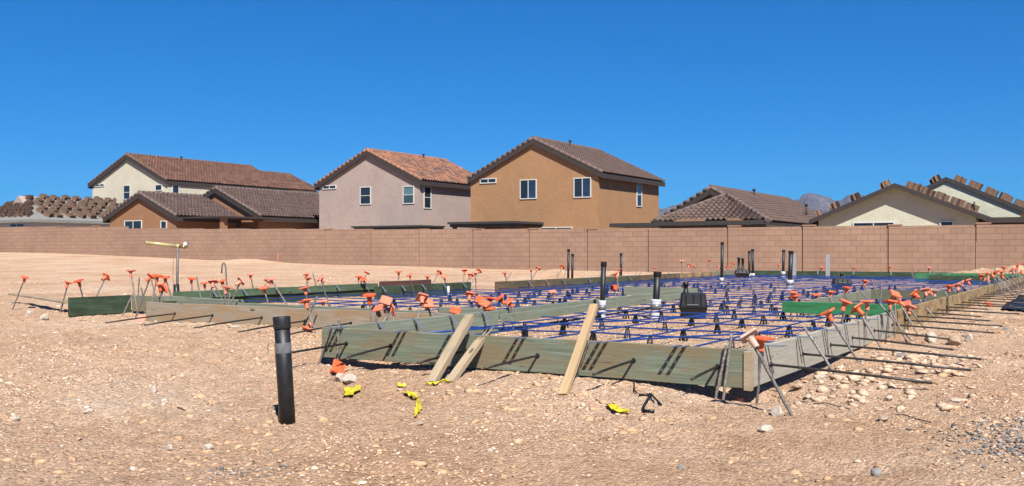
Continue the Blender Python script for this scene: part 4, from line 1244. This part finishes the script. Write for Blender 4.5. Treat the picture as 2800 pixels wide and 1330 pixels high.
G_ = 'at the inner end of the return board'
for t_, l_, tt, tl in (((1284, 806), (1283, 847), 11.0, (.2, .4)), ((1312, 822), (1314, 850), 10.3, (.6, .3)), ((1325, 832), (1327, 860), 9.9, (.4, .4)), ((1341, 817), (1339, 850), 10.3, None), ((1368, 816), (1372, 850), 10.4, (.2, -.5)), ((1391, 826), (1396, 856), 10.2, (.5, .1)),
                       ((1338, 846), (1338, 865), 9.9, None)):
    stake(G_, t_, l_, ('T', tt), 1, tl)
stake(G_, (1511, 799), (1515, 823), ('T', 14.0)); stake(G_, (1679, 788), (1682, 806), ('T', 14.6), 1, (.7, .1)); stake(G_, (1682, 750), (1697, 804), ('T', 14.4), 1); stake(G_, (1879, 748), (1868, 790), ('T', 16.5), 0)
I_ = 'around the porch recess'
for t_, l_, tt, c_ in (((2168, 801), (2164, 840), 12.0, 1), ((2174, 812), (2178, 845), 11.9, 1), ((2231, 808), (2233, 835), 12.6, 1), ((2272, 800), (2272, 830), 13.1, 1), ((2316, 788), (2315, 815), 13.9, 1), ((2366, 770), (2362, 806), 15.2, 1),
                       ((2213, 811), (2230, 840), 12.3, 0), ((2262, 806), (2277, 830), 12.9, 0), ((2304, 797), (2316, 816), 13.6, 0), ((2342, 787), (2365, 812), 14.4, 0), ((2384, 766), (2400, 815), 14.5, 0), ((2410, 773), (2408, 830), 12.8, 0), ((2201, 815), (2205, 840), 12.2, 0)):
    stake(I_, t_, l_, ('T', tt), c_)
J_ = 'on the side boards from the near corner'
for t_, l_, c_, tl in (((2082, 929), (2070, 1102), 1, (0, 0)), ((2050, 922), (2166, 1138), 2, (.1, -.25)), ((2197, 892), (2288, 1031), 0, None), ((2220, 890), (2207, 1021), 0, None), ((2263, 856), (2348, 991), 1, (.1, .1)), ((2312, 828), (2286, 978), 1, (.2, .15)), ((2344, 845), (2413, 958), 1, (.1, -.3)), ((2371, 826), (2361, 951), 1, (0, .1)),
                       ((2434, 827), (2422, 931), 1, (.1, .2)), ((2447, 806), (2447, 924), 1, (.5, .4)), ((2404, 830), (2496, 935), 0, None), ((2430, 836), (2481, 938), 0, None), ((2478, 832), (2533, 905), 1, (.4, .4)), ((2457, 825), (2510, 915), 1, (.2, -.4)), ((2488, 842), (2482, 905), 1, (.3, .3)), ((2503, 806), (2564, 880), 1, (.1, -.5)), ((2529, 794), (2526, 877), 1, (.2, .3)), ((2541, 800), (2588, 863), 1, (.3, 0)),
                       ((2556, 796), (2554, 868), 2, (0, .1)), ((2595, 784), (2592, 858), 1, (0, .1)), ((2583, 798), (2616, 852), 0, None), ((2619, 782), (2612, 850), 1, (.3, .3)), ((2605, 787), (2642, 842), 0, None), ((2627, 775), (2682, 840), 1, (.2, .2)), ((2646, 769), (2683, 826), 1, None), ((2682, 753), (2679, 820), 1, (0, 0)), ((2699, 764), (2728, 810), 1, (.6, .2)), ((2655, 780), (2700, 822), 0, None)):
    stake(J_, t_, l_, 'GY', c_, tl)
y_ = 18.8; i = 0
while y_ < 29.5:
    x_ = XR + .02
    lx = random.uniform(-.05, .05)
    STAKES[J_].append((Vector((x_ + lx, y_, .42 + random.uniform(-.05, .12))), Vector((x_ + .02, y_, -.05)), 1 if i % 4 != 2 else 0, None, None))
    STAKES[J_].append((Vector((x_ + .02, y_ + .12, .38 + random.uniform(-.06, .06))), Vector((x_ + random.uniform(.3, .45), y_ + .12, -.05)), 0 if i % 3 else 1, None, None))
    y_ += .62 + .02 * i; i += 1
K_ = 'against the near front board'
stake(K_, (907, 884), (871, 1000), ('Y', YF - .03), 0); stake(K_, (928, 870), (921, 997), ('Y', YF - .03), 0); stake(K_, (1988, 938), (1954, 1102), ('Y', YF - .03), 0); stake(K_, (2000, 914), (1977, 1093), ('Y', YF - .03), 0)
stake(K_, (1611, 931), (1572, 1038), ('Y', YF - .03), 0)
byx = lambda s: s[0].x; byy = lambda s: s[0].y
flush_stakes({A_: byx, B_: byx, C_: byy, D_: byy, E_: byx, F_: byy, G_: byx, I_: byx, J_: byy, K_: byx},
             {A_: 'counting from the left edge', B_: 'from the left along the brown-stained board', C_: 'from the left behind the light green plank', D_: 'from the left along the far left forms', E_: 'from the left along the far edge',
              F_: 'from the front beside the return board', G_: 'from the left by the step rail', I_: 'from the left around the porch recess', J_: 'along the side boards', K_: 'from the left before the front board'})

# caps that came off, lying on the soil
def loose_cap(px, py, rx, ry_, rz, label, dz=.03):
    o = link('safety_cap', CAP); p = ground(px, py)
    o.location = p + Vector((0, 0, dz)); o.rotation_euler = (rx, ry_, rz)
    tag(o, label, 'safety cap', 'orange safety caps lying on the ground')
loose_cap(387, 884, 1.15, .3, .45, 'fallen orange safety cap under the left corner stakes', .045)
loose_cap(924, 1026, 1.1, .5, 1.2, 'fallen orange safety cap propped on the white rocks', .05)
o = link('safety_cap', CAP); p = atY(2024, 1085, 5.96); p.z = float(gh(p.x, p.y)) + .017
o.location = p; o.rotation_euler = (math.pi, 0, .3); tag(o, 'upturned dark red safety cap in the shadow under the near corner', 'safety cap', 'orange safety caps lying on the ground')
loose_cap(842, 908, 2.6, .3, .3, 'fallen red safety cap in shadow under the crossed stakes', .03)
loose_cap(2703, 838, .5, .2, .8, 'fallen orange safety cap among the far side cables', .03)

# ------------------------------------------------------------ post-tension cables
def chair_mesh():
    mb = MB(); h = .098
    for sx in (-1, 1):
        for sy in (-1, 1):
            b = Vector((sx * .026, sy * .026, 0)); t = Vector((sx * .010, sy * .010, h))
            w0, w1 = .0065, .005
            vs = []
            for p, w in ((b, w0), (t, w1)): vs += [p + Vector((-w, -w, 0)), p + Vector((w, -w, 0)), p + Vector((w, w, 0)), p + Vector((-w, w, 0))]
            mb.add(vs, [(0, 1, 5, 4), (1, 2, 6, 5), (2, 3, 7, 6), (3, 0, 4, 7), (0, 3, 2, 1), (4, 5, 6, 7)])
    for z, s in ((.003, .0275), (.045, .021), (h - .003, .0145)):
        a, b = s, s - .007
        for q in range(4):
            mt = Matrix.Rotation(R(90 * q), 4, 'Z'); mb.box((b, -b + .0003 * q, z - .003), (a, a - .0003 * q, z + .003), 0, mt)
    for s in (-1, 1): mb.box((s * .012 - .003, -.012, h), (s * .012 + .003, .012, h + .018))
    mb.tube([(0, 0, .0), (0, 0, h)], .004, 6)
    return mb.mesh('cable_chair', M_BLK)
CHAIR = chair_mesh()
def cable(p0, p1, label, group, tail_dir=None, tail_len=.0, end_dir=None, seed=0, droop=.0):
    """a blue sheathed cable with a small anchor block and a black tail through the form at p0"""
    rg = random.Random(seed)
    p0 = Vector(p0); p1 = Vector(p1); d = p1 - p0; L = d.length; n = max(2, int(L / .5)); s = Vector((-d.y, d.x, 0)).normalized()
    root = thing('post_tension_cable', p0, label, 'cable', group)
    pts = []
    for i in range(n + 1):
        k = i / n; amp = min(1, 4 * k, 4 * (1 - k))
        pts.append(d * k + s * (amp * rg.uniform(-.018, .018)) + Vector((0, 0, rg.uniform(-.006, .008) * amp)))
    mb = MB(); mb.tube(pts, .0076, 7); mb.build('sheath', M_BLUE, root)
    dn = d.normalized()
    if tail_len > 0:
        t = -dn if tail_dir is None else Vector(tail_dir)
        e = t * tail_len; m_ = [Vector((0, 0, 0)) + t * .02, t * .04, t * .05 + Vector((0, 0, -droop * .05)), e * .5 + Vector((0, 0, -droop * .3)), e + Vector((0, 0, -droop))]
        mb = MB(); mb.tube([t * .035, t * .05, e * .35 + Vector((0, 0, -droop * .25)), e * .7 + Vector((0, 0, -droop * .62)), e + Vector((0, 0, -droop))], .0084, 7)
        tl = mb.build('tail', M_TAIL, root)
        # bare strand at the very tip
        q = e + Vector((0, 0, -droop)); mb = MB()
        for k in range(3):
            a = 2.1 * k; mb.tube([q + Vector((0, 0, 0)), q + t * .035 + Vector((.003 * math.cos(a), .003 * math.sin(a), .003 * math.sin(a)))], .0022, 5)
        mb.build('strand_tip', M_STRAND, tl)
        # pocket ring on the outer face and anchor inside
        mb = MB(); mb.tube([t * .0385, t * .046], [.018, .015], 10); mb.build('grommet', M_BLK, root)
        mb = MB(); fr = zframe(dn * .06, dn); mb.box((-.03, -.055, -.02), (.03, .055, .012), 0, fr); mb.build('anchor', M_BLK, root)
    return root
G1 = 'blue cables running back from the front boards'; G2_ = 'blue cables running across from the side boards'
CX_ = []
roots1 = [(947, 940), (1068, 946), (1275, 960), (1470, 973), (1733, 986), (1962, 1003)]
tails1 = [.72, .60, .62, .70, .62, .48]
for i, (px, py) in enumerate(roots1):
    p = atY(px, py, YF); z = min(max(p.z, .10), .15); CX_.append(p.x)
    c = cable((p.x, YF + .04, z), (p.x + random.uniform(-.1, .1), YB, .112), 'blue cable with black tail through the near front board, %s from the left' % nth(i + 1), G1, None, tails1[i], None, i, (.02, .05, .03, .02, .03, .03)[i])
roots2 = [(479, 858), (581, 863), (716, 869), (834, 878), (960, 884)]
for i, (px, py) in enumerate(roots2):
    p = atY(px, py, YF2); z = min(max(p.z, .10), .15); CX_.append(p.x)
    cable((p.x, YF2 + .04, z), (p.x + random.uniform(-.1, .1), YB if p.x > XL else 15.8, .112), 'blue cable with black tail through the brown-stained board, %s from the left' % nth(i + 1), G1, None, .95, None, 20 + i, .05)
CY = []
roots3 = [(2106, 1010), (2194, 973), (2271, 946), (2330, 925), (2390, 902), (2438, 889)]
tl3 = [1.0, 1.12, 1.10, .82, .70, .95]
for i, (px, py) in enumerate(roots3): CY.append((atX(px, py, XR).y, tl3[i]))
y = CY[-1][0] + .74
while y < 29.6:
    CY.append((y, random.uniform(.5, 1.1))); y += .73
def leftx(y):
    if y < YF2: return XM - .05
    if y < 8.7: return -9.7
    if y < 13.05: return -11.55
    if y < 16: return -10.7
    return XL - .02
for i, (y, tlen) in enumerate(CY):
    g = float(gh(XR + tlen, y))
    cable((XR - .04, y, .108), (leftx(y), y + random.uniform(-.08, .08), .112), 'blue cross cable with black tail out through the side boards, %s from the near corner' % nth(i + 1), G2_, None, tlen, None, 60 + i, max(0, .108 - g - .012) * (.55 if i < 6 else .3))
# extra diagonal pair that dips away from the front edge
cable((XM + .12, 6.9, .12), (-2.6, 13.5, .125), 'blue cable slanting across the near bay of the slab', 'slanting blue cables', None, 0, None, 201)
cable((-3.6, YF + .1, .15), (-1.95, 9.5, .14), 'short blue cable slanting to the grey side board', 'slanting blue cables', None, 0, None, 202)

CXs = sorted(CX_)
proto_ch = None; count = 0
cand = []
for j, (y, _) in enumerate(CY):
    for i, x in enumerate(CXs):
        if x < leftx(y) + .1 or x > XR - .1: continue
        if y < YF2 and x < XM: continue
        cand.append((y, x, j, i))
xm = [(CXs[i] + CXs[i + 1]) / 2 for i in range(len(CXs) - 1)]
for j, (y, _) in enumerate(CY):
    if j % 2 == 0 and 12 < y < 20:
        for i, x in enumerate(xm):
            if x < leftx(y) + .1 or (y < YF2 + .1 and x < XM + .1): continue
            cand.append((y, x, j, 100 + i))
cand.sort()
cand = [c for c in cand if c[0] < 27.5][:295]
rows_ = {}
for y, x, j, i in cand: rows_.setdefault(j, []).append((x, y))
for j in sorted(rows_):
    for k, (x, y) in enumerate(sorted(rows_[j])):
        if proto_ch is None: proto_ch = o = link('cable_chair', CHAIR)
        else: o = dup(proto_ch)
        x += random.uniform(-.03, .03)
        o.location = (x, y + random.uniform(-.02, .02), float(gh(x, y)) - .004); o.rotation_euler = (random.uniform(-.05, .05), random.uniform(-.05, .05), random.uniform(0, 1.57))
        tag(o, 'black plastic cable chair, %s from the left under the %s cross cable' % (nth(k + 1), nth(j + 1)), 'cable chair', 'black chairs holding up the blue cables')

# thin steel pins standing inside the near bay
for i, (a, b, t) in enumerate((((1521, 846), (1526, 885), 11.5), ((1686, 825), (1688, 858), 12.4), ((2041, 920), (2043, 960), 7.2))):
    p = atT(*a, t); q = atT(*b, t); q.z = float(gh(q.x, q.y)) - .02
    mb = MB(); mb.tube([q, p], .005, 6); o = mb.build('steel_pin', M_ROD); tag(o, ('thin steel pin standing among the cables left of the white-sleeved pipes', 'thin steel pin standing between the two near white-sleeved pipes', 'thin steel pin behind the near corner')[i], 'steel pin', 'steel pins')

# ------------------------------------------------------------ plumbing
def tt(p): return (p - Vector((0, 0, H))).dot(Vector((-ST, CT, 0)))
def riser(label, top, base, w, sleeve_y=None, sw=None, zc=None, hub=True, group='black drain risers'):
    if zc: b = atT(*base, zc); t_ = zc
    else:
        b = atZ(*base, .01); t_ = tt(b)
        if b.y > 29.3: t_ *= 29.3 / b.y
    T = atT(*top, t_); B = atT(*base, t_); B.z = float(gh(B.x, B.y)) - .03
    r = w / 2 / FPX * t_
    root = thing('drain_riser', B, label, 'pipe', group)
    d = T - B
    k0 = 0.0
    mb = MB(); mb.tube([Vector((0, 0, 0)), d], r * .92, 18)
    mb.build('pipe', M_ABS, root)
    if hub:
        mb = MB(); L = d.length; u_ = d.normalized(); mb.tube([d - u_ * min(.055, L * .12), d - u_ * min(.052, L * .11), d + u_ * .004], [r * .95, r * 1.10, r * 1.10], 18, caps=False)
        mb.tube([d + u_ * .004, d + u_ * .0041, d - u_ * .03], [r * 1.10, r * .85, r * .85], 18, caps=False); mb.build('hub', M_ABS, root)
    if sleeve_y:
        S = atT(base[0], sleeve_y, t_); hh = S.z - B.z; sr = sw / 2 / FPX * t_
        rg = random.Random(label)
        def pt(k): return d * (k * hh / d.z)
        mb = MB(); ks = [0, .12, .25, .4, .55, .62, .8, .92, 1.0]
        mb.tube([pt(k) for k in ks], [sr * rg.uniform(.93, 1.08) for _ in ks], 16); s_ = mb.build('foam_sleeve', M_WHITE, root)
        mb = MB(); mb.tube([pt(.56), pt(.80)], sr * 1.09, 16); mb.build('tape_band', M_GREYTAPE, root)
    return root
riser('black riser in a white wrapped sleeve left of the larger one in the near bay', (1651, 717), (1645, 874), 15, 822, 21)
riser('thick black riser in a white wrapped sleeve beside the black tub box', (1798, 744), (1791, 873), 20, 819, 28)
riser('tall thin black riser in front of the second wall joint from the right cluster', (1975, 663), (1973, 783), 9, 760, 12)
riser('left of two touching black risers behind the tall thin one', (2049, 687), (2049, 766), 7, 748, 10)
riser('right and taller of two touching black risers', (2058, 682), (2059, 766), 8, 748, 10)
riser('black riser just left of the thick far one', (2143, 684), (2141, 763), 8, 743, 13)
riser('thick far black riser in a white sleeve', (2163, 687), (2159, 791), 13, 766, 20)
riser('thin black riser in a white sleeve near the left forms', (1698, 693), (1698, 775), 7, 755, 12)
riser('taller of two bare black risers by the left forms', (1555, 682), (1553, 780), 7, zc=23.4)
riser('shorter of two bare black risers by the left forms', (1566, 695), (1564, 780), 7, zc=23.4)
riser('short black stub beside the step rail', (1634, 812), (1634, 845), 8, zc=13.2, hub=False)
# white stub by the left forms
b = atT(1226, 812, 17.2); T = atT(1226, 783, 17.2)
mb = MB(); mb.tube([b, T], .022, 12); o = mb.build('white_stub', M_WHITE); tag(o, 'short white pipe stub by the red-brown plank', 'pipe')

def near_pipe():
    B = ground(788, 1158, -.04); t_ = tt(B); T = atT(770, 871, t_)
    root = thing('drain_riser', B, 'thick black drain pipe with silver tape band standing in the left foreground', 'pipe')
    d = T - B; u_ = d.normalized(); L = d.length
    r = 42.5 / 2 / FPX * t_
    mb = MB(); mb.tube([Vector((0, 0, 0)), d * .5, d], r, 40); mb.build('pipe', M_ABS, root)
    mb = MB(); cr = r * 1.12
    mb.tube([d - u_ * .053, d - u_ * .0528, d - u_ * .049, d + u_ * .006, d + u_ * .009], [r * 1.01, cr * .98, cr, cr, cr * .97], 40, caps=False)
    mb.tube([d + u_ * .009, d + u_ * .0085, d - u_ * .03], [cr * .97, cr * .88, cr * .86], 40, caps=False)
    q = [d - u_ * .0, ]
    mb.tube([d - u_ * .012, d - u_ * .011], cr * .9, 40); mb.build('coupling', M_ABS, root)
    k0 = .125; k1 = .178
    mb = MB(); ks = [k0, k0 + .004, (k0 + k1) / 2, k1 - .004, k1]
    mb.tube([d - u_ * k for k in ks], [r * 1.012, r * 1.03, r * 1.022, r * 1.032, r * 1.012], 40, caps=False); tp = mb.build('tape_band', M_GREYTAPE, root)
    # tracer wire down the left side, looped over at the tape
    side = Vector((-CT, -ST, 0)); fwd = Vector((ST, -CT, 0))
    w0 = d - u_ * .128
    pts = [w0 + side * (r * 2.0) - u_ * .055, w0 + side * (r * 1.98) - u_ * .02, w0 + side * (r * 1.8) + u_ * .008, w0 + side * (r * 1.5) + u_ * .014, w0 + side * (r * 1.2) + u_ * .004, w0 + side * (r * 1.06) - u_ * .02]
    for k in range(1, 9): pts.append(w0 + side * (r * 1.05) - u_ * (.02 + .05 * k) + fwd * (.004 * math.sin(k)))
    mb = MB(); mb.tube(pts, .0018, 6); mb.build('tracer_wire', M_COPPER, root)
near_pipe()

def tub_box(label, x0, x1, ytop, ybot, neck, rz, two=False, zc=None):
    cxp = (x0 + x1) / 2
    B = atZ(cxp, ybot, .02) if not zc else atT(cxp, ybot, zc)
    t_ = tt(B); W = (x1 - x0) / FPX * t_ / (1.06 if not two else 1.3); Hh = (ybot - ytop) / FPX * t_
    root = thing('tub_box', B, label, 'tub box', None, rz)
    w = W / 2
    def frust(mb, z0, z1, a0, a1, b0, b1):
        vs = []
        for z, a, b in ((z0, a0, b0), (z1, a1, b1)):
            c = min(a, b) * .12
            vs += [(-a + c, -b, z), (a - c, -b, z), (a, -b + c, z), (a, b - c, z), (a - c, b, z), (-a + c, b, z), (-a, b - c, z), (-a, -b + c, z)]
        fs = [tuple(range(8))[::-1], tuple(range(8, 16))] + [(k, (k + 1) % 8, 8 + (k + 1) % 8, 8 + k) for k in range(8)]
        mb.add(vs, fs)
    zm = Hh * .42
    mb = MB(); frust(mb, 0, zm, w * .86, w, w * .72, w * .86); frust(mb, zm - .0, zm + .018, w * 1.06, w * 1.06, w * .92, w * .92); mb.build('base', M_BLK, root)
    mb = MB(); frust(mb, zm + .0185, Hh, w, w * .88, w * .86, w * .74)
    for s in (-.55, 0, .55): mb.box((w * s - .008, -w * .87, zm + .02), (w * s + .008, w * .87, Hh - .01))
    mb.build('lid', M_BLK, root)
    mb = MB(); mb.box((-w * .5, -w * .97, zm + .03), (w * .35, -w * .93, zm + .042)); mb.build('handle', M_GREYTAPE, root)
    for k, (nx, npx, npy) in enumerate(neck):
        z1 = atT(npx, npy, t_).z - B.z
        rr = .028 if not two else .035
        mb = MB(); mb.tube([(nx * w, 0, Hh - .02), (nx * w, 0, Hh + .03), (nx * w, 0, Hh + .031), (nx * w, 0, z1 - .05), (nx * w, 0, z1 - .049), (nx * w, 0, z1)], [rr * 1.5, rr * 1.1, rr, rr, rr * 1.25, rr * 1.25], 16)
        mb.build('neck_pipe', M_ABS, root)
tub_box('black plastic tub box with neck pipe near the thick white-sleeved riser', 1857, 1934, 802, 868, [(-.55, 1880, 771)], R(24))
tub_box('black plastic tub box at the far right of the slab', 2276, 2326, 762, 789, [(0, 2301, 747)], R(24))
tub_box('low black box carrying two short black pipes at the far left of the slab', 2004, 2054, 738, 757, [(-.45, 2011, 704), (.1, 2019, 706)], R(24), True, 27.0)

# galvanised uprights at the far edge
for i, (px, yt, yb, label) in enumerate(((2171, 695, 752, 'pale galvanised upright just right of the thick far riser'), (2263, 696, 752, 'pale galvanised upright standing alone at the far edge'))):
    T = atY(px, yt, 29.6); B = atY(px, yb, 29.6); w = .055
    mb = MB(); x, y = B.x, B.y
    mb.box((x - w, y, 0), (x + w, y + .006, T.z)); mb.box((x - w, y + .0065, 0), (x - w + .006, y + .05, T.z)); mb.box((x + w - .006, y + .0065, 0), (x + w, y + .05, T.z))
    o = mb.build('metal_upright', M_ZINC); tag(o, label, 'metal upright', 'galvanised uprights at the far edge')

# water riser with brass test pipe and white gauge on the left
def test_riser():
    z_ = 15.6; B = atT(484, 800, z_); B.z = float(gh(B.x, B.y)) - .03; T = atT(486, 674, z_)
    root = thing('test_riser', B, 'steel test pipe standing left, topped by a yellow horizontal bar and gauge', 'pipe')
    d = T - B
    mb = MB(); mb.tube([Vector((0, 0, 0)), d], .021, 14); mb.build('riser_pipe', M_ROD, root)
    S = atT(482, 778, z_) - B; mb = MB(); mb.tube([Vector((0, 0, 0)), Vector((S.x, S.y, S.z))], .046, 14); mb.build('base_sleeve', M_BLK, root)
    a = atT(400, 664, z_) - B; b = atT(491, 674, z_) - B; c = atT(513, 677, z_) - B
    my = plain('yellow_coated_pipe', (.68, .56, .26), .35, .2, .2, 18)
    mb = MB(); mb.tube([a, a + (b - a) * .03, a + (b - a) * .031, a + (b - a) * .9, a + (b - a) * .901, b], [.030, .030, .026, .026, .031, .031], 14); h_ = mb.build('cross_bar', my, root)
    mb = MB(); mb.tube([b, b + (c - b) * .3, b + (c - b) * .31, b + (c - b) * .7, b + (c - b) * .71, c], [.022, .022, .030, .030, .02, .02], 12); mb.build('valve', plain('brass', (.55, .40, .20), .35, .7, .15, 30), root)
    g = atT(508, 667, z_) - B; f = Vector((ST, -CT, 0))
    mb = MB(); mb.tube([g - f * .02, g + f * .03], .036, 20); mb.tube([g - Vector((0, 0, .06)), g], .01, 8); ga_ = mb.build('gauge', M_GALV, root)
    mb = MB(); mb.tube([g + f * .0302, g + f * .033], .031, 20); mb.build('dial', M_FRAME, ga_)
    w = [atT(x, y, z_ - .03) - B for x, y in ((478, 676), (474, 720), (472, 760), (476, 785))]
    mb = MB(); mb.tube(w, .003, 6); mb.build('tracer_wire', M_COPPER, root)
test_riser()
# hooked rod
z_ = 13.6
pts = [atT(x, y, z_) for x, y in ((606, 748), (607, 730), (609, 722), (612, 719), (615, 722), (617, 731), (619, 765), (622, 800), (624, 830))]
mb = MB(); mb.tube(pts, .010, 8); o = mb.build('hooked_rod', M_ROD); tag(o, 'tall steel rod bent into a hook at the top', 'steel rod')
# pink survey lath by the wall
p = ground(760, 722); t_ = tt(p); T = atT(760, 692, t_)
mb = MB(); mb.box((p.x - .03, p.y - .012, p.z - .1), (p.x + .03, p.y + .012, T.z - .04)); mb.add([(p.x - .03, p.y - .012, T.z - .04), (p.x + .03, p.y - .012, T.z - .04), (p.x + .03, p.y + .012, T.z - .04), (p.x - .03, p.y + .012, T.z - .04), (p.x, p.y, T.z)], [(0, 1, 4), (1, 2, 4), (2, 3, 4), (3, 0, 4)])
o = mb.build('survey_lath', M_PINK); tag(o, 'pink survey lath standing in front of the block wall', 'survey lath')
# broken concrete block by the wall
p = ground(2715, 752); mb = MB(); w = .25
mb.box((-.3, -.15, 0), (.3, .15, .42)); mb.box((-.12, -.152, .30), (.12, -.1505, .36)); o = mb.build('block_fragment', plain('pale_block', (.50, .42, .33), .95, 0, .15, 12, .4)); o.location = p + Vector((0, 0, -.05)); o.rotation_euler = (0, .06, .2)
tag(o, 'pale concrete block standing on rubble before the wall', 'concrete block')

# ------------------------------------------------------------ litter
def ribbon(name, pts, w, label, cat, m, group=None, seed=0, lift=.006):
    rg = random.Random(seed); P = [ground(*p, lift) for p in pts]
    # refine
    Q = []
    for a, b in zip(P, P[1:]):
        for k in range(4): Q.append(a.lerp(b, k / 4))
    Q.append(P[-1]); n = len(Q); vs = []
    for i, q in enumerate(Q):
        d = (Q[min(i + 1, n - 1)] - Q[max(i - 1, 0)]); s = Vector((-d.y, d.x, 0)).normalized()
        ww = w * (.35 + .65 * math.sin(math.pi * (i + .6) / (n + .2))) * rg.uniform(.55, 1.25)
        for k in range(4):
            e = (k / 3 - .5) * ww * rg.uniform(.7, 1.25); zz = rg.uniform(0, .022)
            v = q + s * e; g = float(gh(v.x, v.y)); vs.append((v.x, v.y, max(g + .004, q.z) + zz))
    k0 = len(vs); vs += [(x, y, z - .0015) for x, y, z in vs]
    fs = []
    for i in range(n - 1):
        for k in range(3):
            f = (i * 4 + k, i * 4 + k + 1, (i + 1) * 4 + k + 1, (i + 1) * 4 + k); fs += [f, tuple(k0 + x for x in f[::-1])]
    mb = MB(); mb.add(vs, fs); o = mb.build(name, m); tag(o, label, cat, group)
YG = 'scraps of yellow tape on the soil'
ribbon('tape_scrap', [(944, 1090), (960, 1076), (980, 1062)], .085, 'crumpled yellow tape scrap below the white rocks', 'tape scrap', M_YEL, YG, 1)
ribbon('tape_scrap', [(1086, 1058), (1110, 1060)], .04, 'tiny yellow tape scrap left of the leaning offcuts', 'tape scrap', M_YEL, YG, 2)
ribbon('tape_scrap', [(1105, 1078), (1128, 1088), (1140, 1098)], .05, 'folded yellow tape scrap above the twisted one', 'tape scrap', M_YEL, YG, 3)
ribbon('tape_scrap', [(1138, 1094), (1146, 1118), (1142, 1130), (1135, 1144)], .035, 'long twisted yellow tape scrap hanging downslope', 'tape scrap', M_YEL, YG, 4)
ribbon('tape_scrap', [(1168, 1056), (1195, 1055), (1228, 1049)], .025, 'yellow tape strip at the feet of the leaning offcuts', 'tape scrap', M_YEL, YG, 5)
ribbon('tape_scrap', [(1664, 1112), (1690, 1130), (1722, 1137)], .065, 'yellow tape scrap right of the tall lumber stake', 'tape scrap', M_YEL, YG, 6)
P = [ground(*p, .012) for p in ((1747, 1087), (1780, 1088), (1759, 1121), (1761, 1130), (1789, 1131))]
P[1].z += .008; P[2].z += .004
mb = MB()
for a, b in zip(P, P[1:]): mb.tube([a, b], .0085, 6)
mb.tube([P[1], ground(1808, 1112, .01)], .006, 6); o = mb.build('plastic_scrap', M_BLK); tag(o, 'broken black plastic bracket lying on the soil below the front board', 'plastic scrap')
P = [ground(*p, .012) for p in ((1734, 1058), (1734, 1070), (1740, 1080))]; P[0].z += .02
mb = MB(); mb.tube(P, .005, 6); o = mb.build('plastic_scrap', M_BLK); tag(o, 'tiny curved black plastic sliver below the front board', 'plastic scrap')
# thin wires on the soil at the right
for i, (pts, lab) in enumerate((([(2180, 1101), (2230, 1108), (2255, 1106), (2325, 1123)], 'thin dark wire on the soil below the nearest side cable'), ([(2440, 1137), (2470, 1138), (2505, 1150), (2545, 1160)], 'short thin dark wire further right on the soil'))):
    mb = MB(); mb.tube([ground(*p, .008) for p in pts], .0028, 6); o = mb.build('tie_wire', M_TAIL); tag(o, lab, 'wire', 'loose wires on the soil')
# thin plank scrap on far right soil
a = ground(2672, 880, .01); b = ground(2712, 879, .01)
board('thin wooden sliver lying on the soil beside the far side cables', (a.x, a.y), (b.x, b.y), a.z - .005, a.z + .012, W_DRY, .03, None, 'wood_sliver', 'wood sliver', .001)
# flat black patch standing in for a cast shadow at the right edge
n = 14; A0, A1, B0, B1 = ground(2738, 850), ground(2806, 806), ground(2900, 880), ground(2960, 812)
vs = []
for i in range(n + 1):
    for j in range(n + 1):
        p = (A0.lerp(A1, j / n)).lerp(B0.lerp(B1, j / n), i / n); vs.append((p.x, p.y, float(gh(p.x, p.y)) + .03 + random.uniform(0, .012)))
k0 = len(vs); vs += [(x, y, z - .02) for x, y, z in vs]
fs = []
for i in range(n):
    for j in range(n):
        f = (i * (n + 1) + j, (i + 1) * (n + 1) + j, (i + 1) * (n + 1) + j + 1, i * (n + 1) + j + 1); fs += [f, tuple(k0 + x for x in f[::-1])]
mb = MB(); mb.add(vs, fs); o = mb.build('shadow_patch', M_SHADOW); tag(o, 'flat black patch standing in for a ground shadow at the right edge', 'painted shadow')

# ------------------------------------------------------------ the air between here and the mountains
def haze():
    mb = MB(); mb.box((-2800, -500, -70), (2800, 3000, 240))
    m = bpy.data.materials.new('air'); m.use_nodes = True
    n = m.node_tree.nodes; n.clear()
    o = n.new('ShaderNodeOutputMaterial'); v = n.new('ShaderNodeVolumePrincipled')
    v.inputs['Density'].default_value = .00008; v.inputs['Color'].default_value = (.36, .56, 1, 1); v.inputs['Anisotropy'].default_value = .0
    m.node_tree.links.new(v.outputs[0], o.inputs['Volume'])
    tag(mb.build('haze', m), kind='stuff')
haze()

# ------------------------------------------------------------ albedo: the scene is exposed one stop up, so all surfaces reflect less
def albedo(k):
    for m in bpy.data.materials:
        if not m.use_nodes: continue
        b = m.node_tree.nodes.get('Principled BSDF')
        if b is None: continue
        i = b.inputs['Base Color']
        if not i.is_linked: continue
        x = m.node_tree.nodes.new('ShaderNodeMixRGB'); x.blend_type = 'MULTIPLY'; x.inputs[0].default_value = 1; x.inputs[2].default_value = (k, k, k, 1)
        m.node_tree.links.new(i.links[0].from_socket, x.inputs[1]); m.node_tree.links.new(x.outputs[0], i)
albedo(.61)
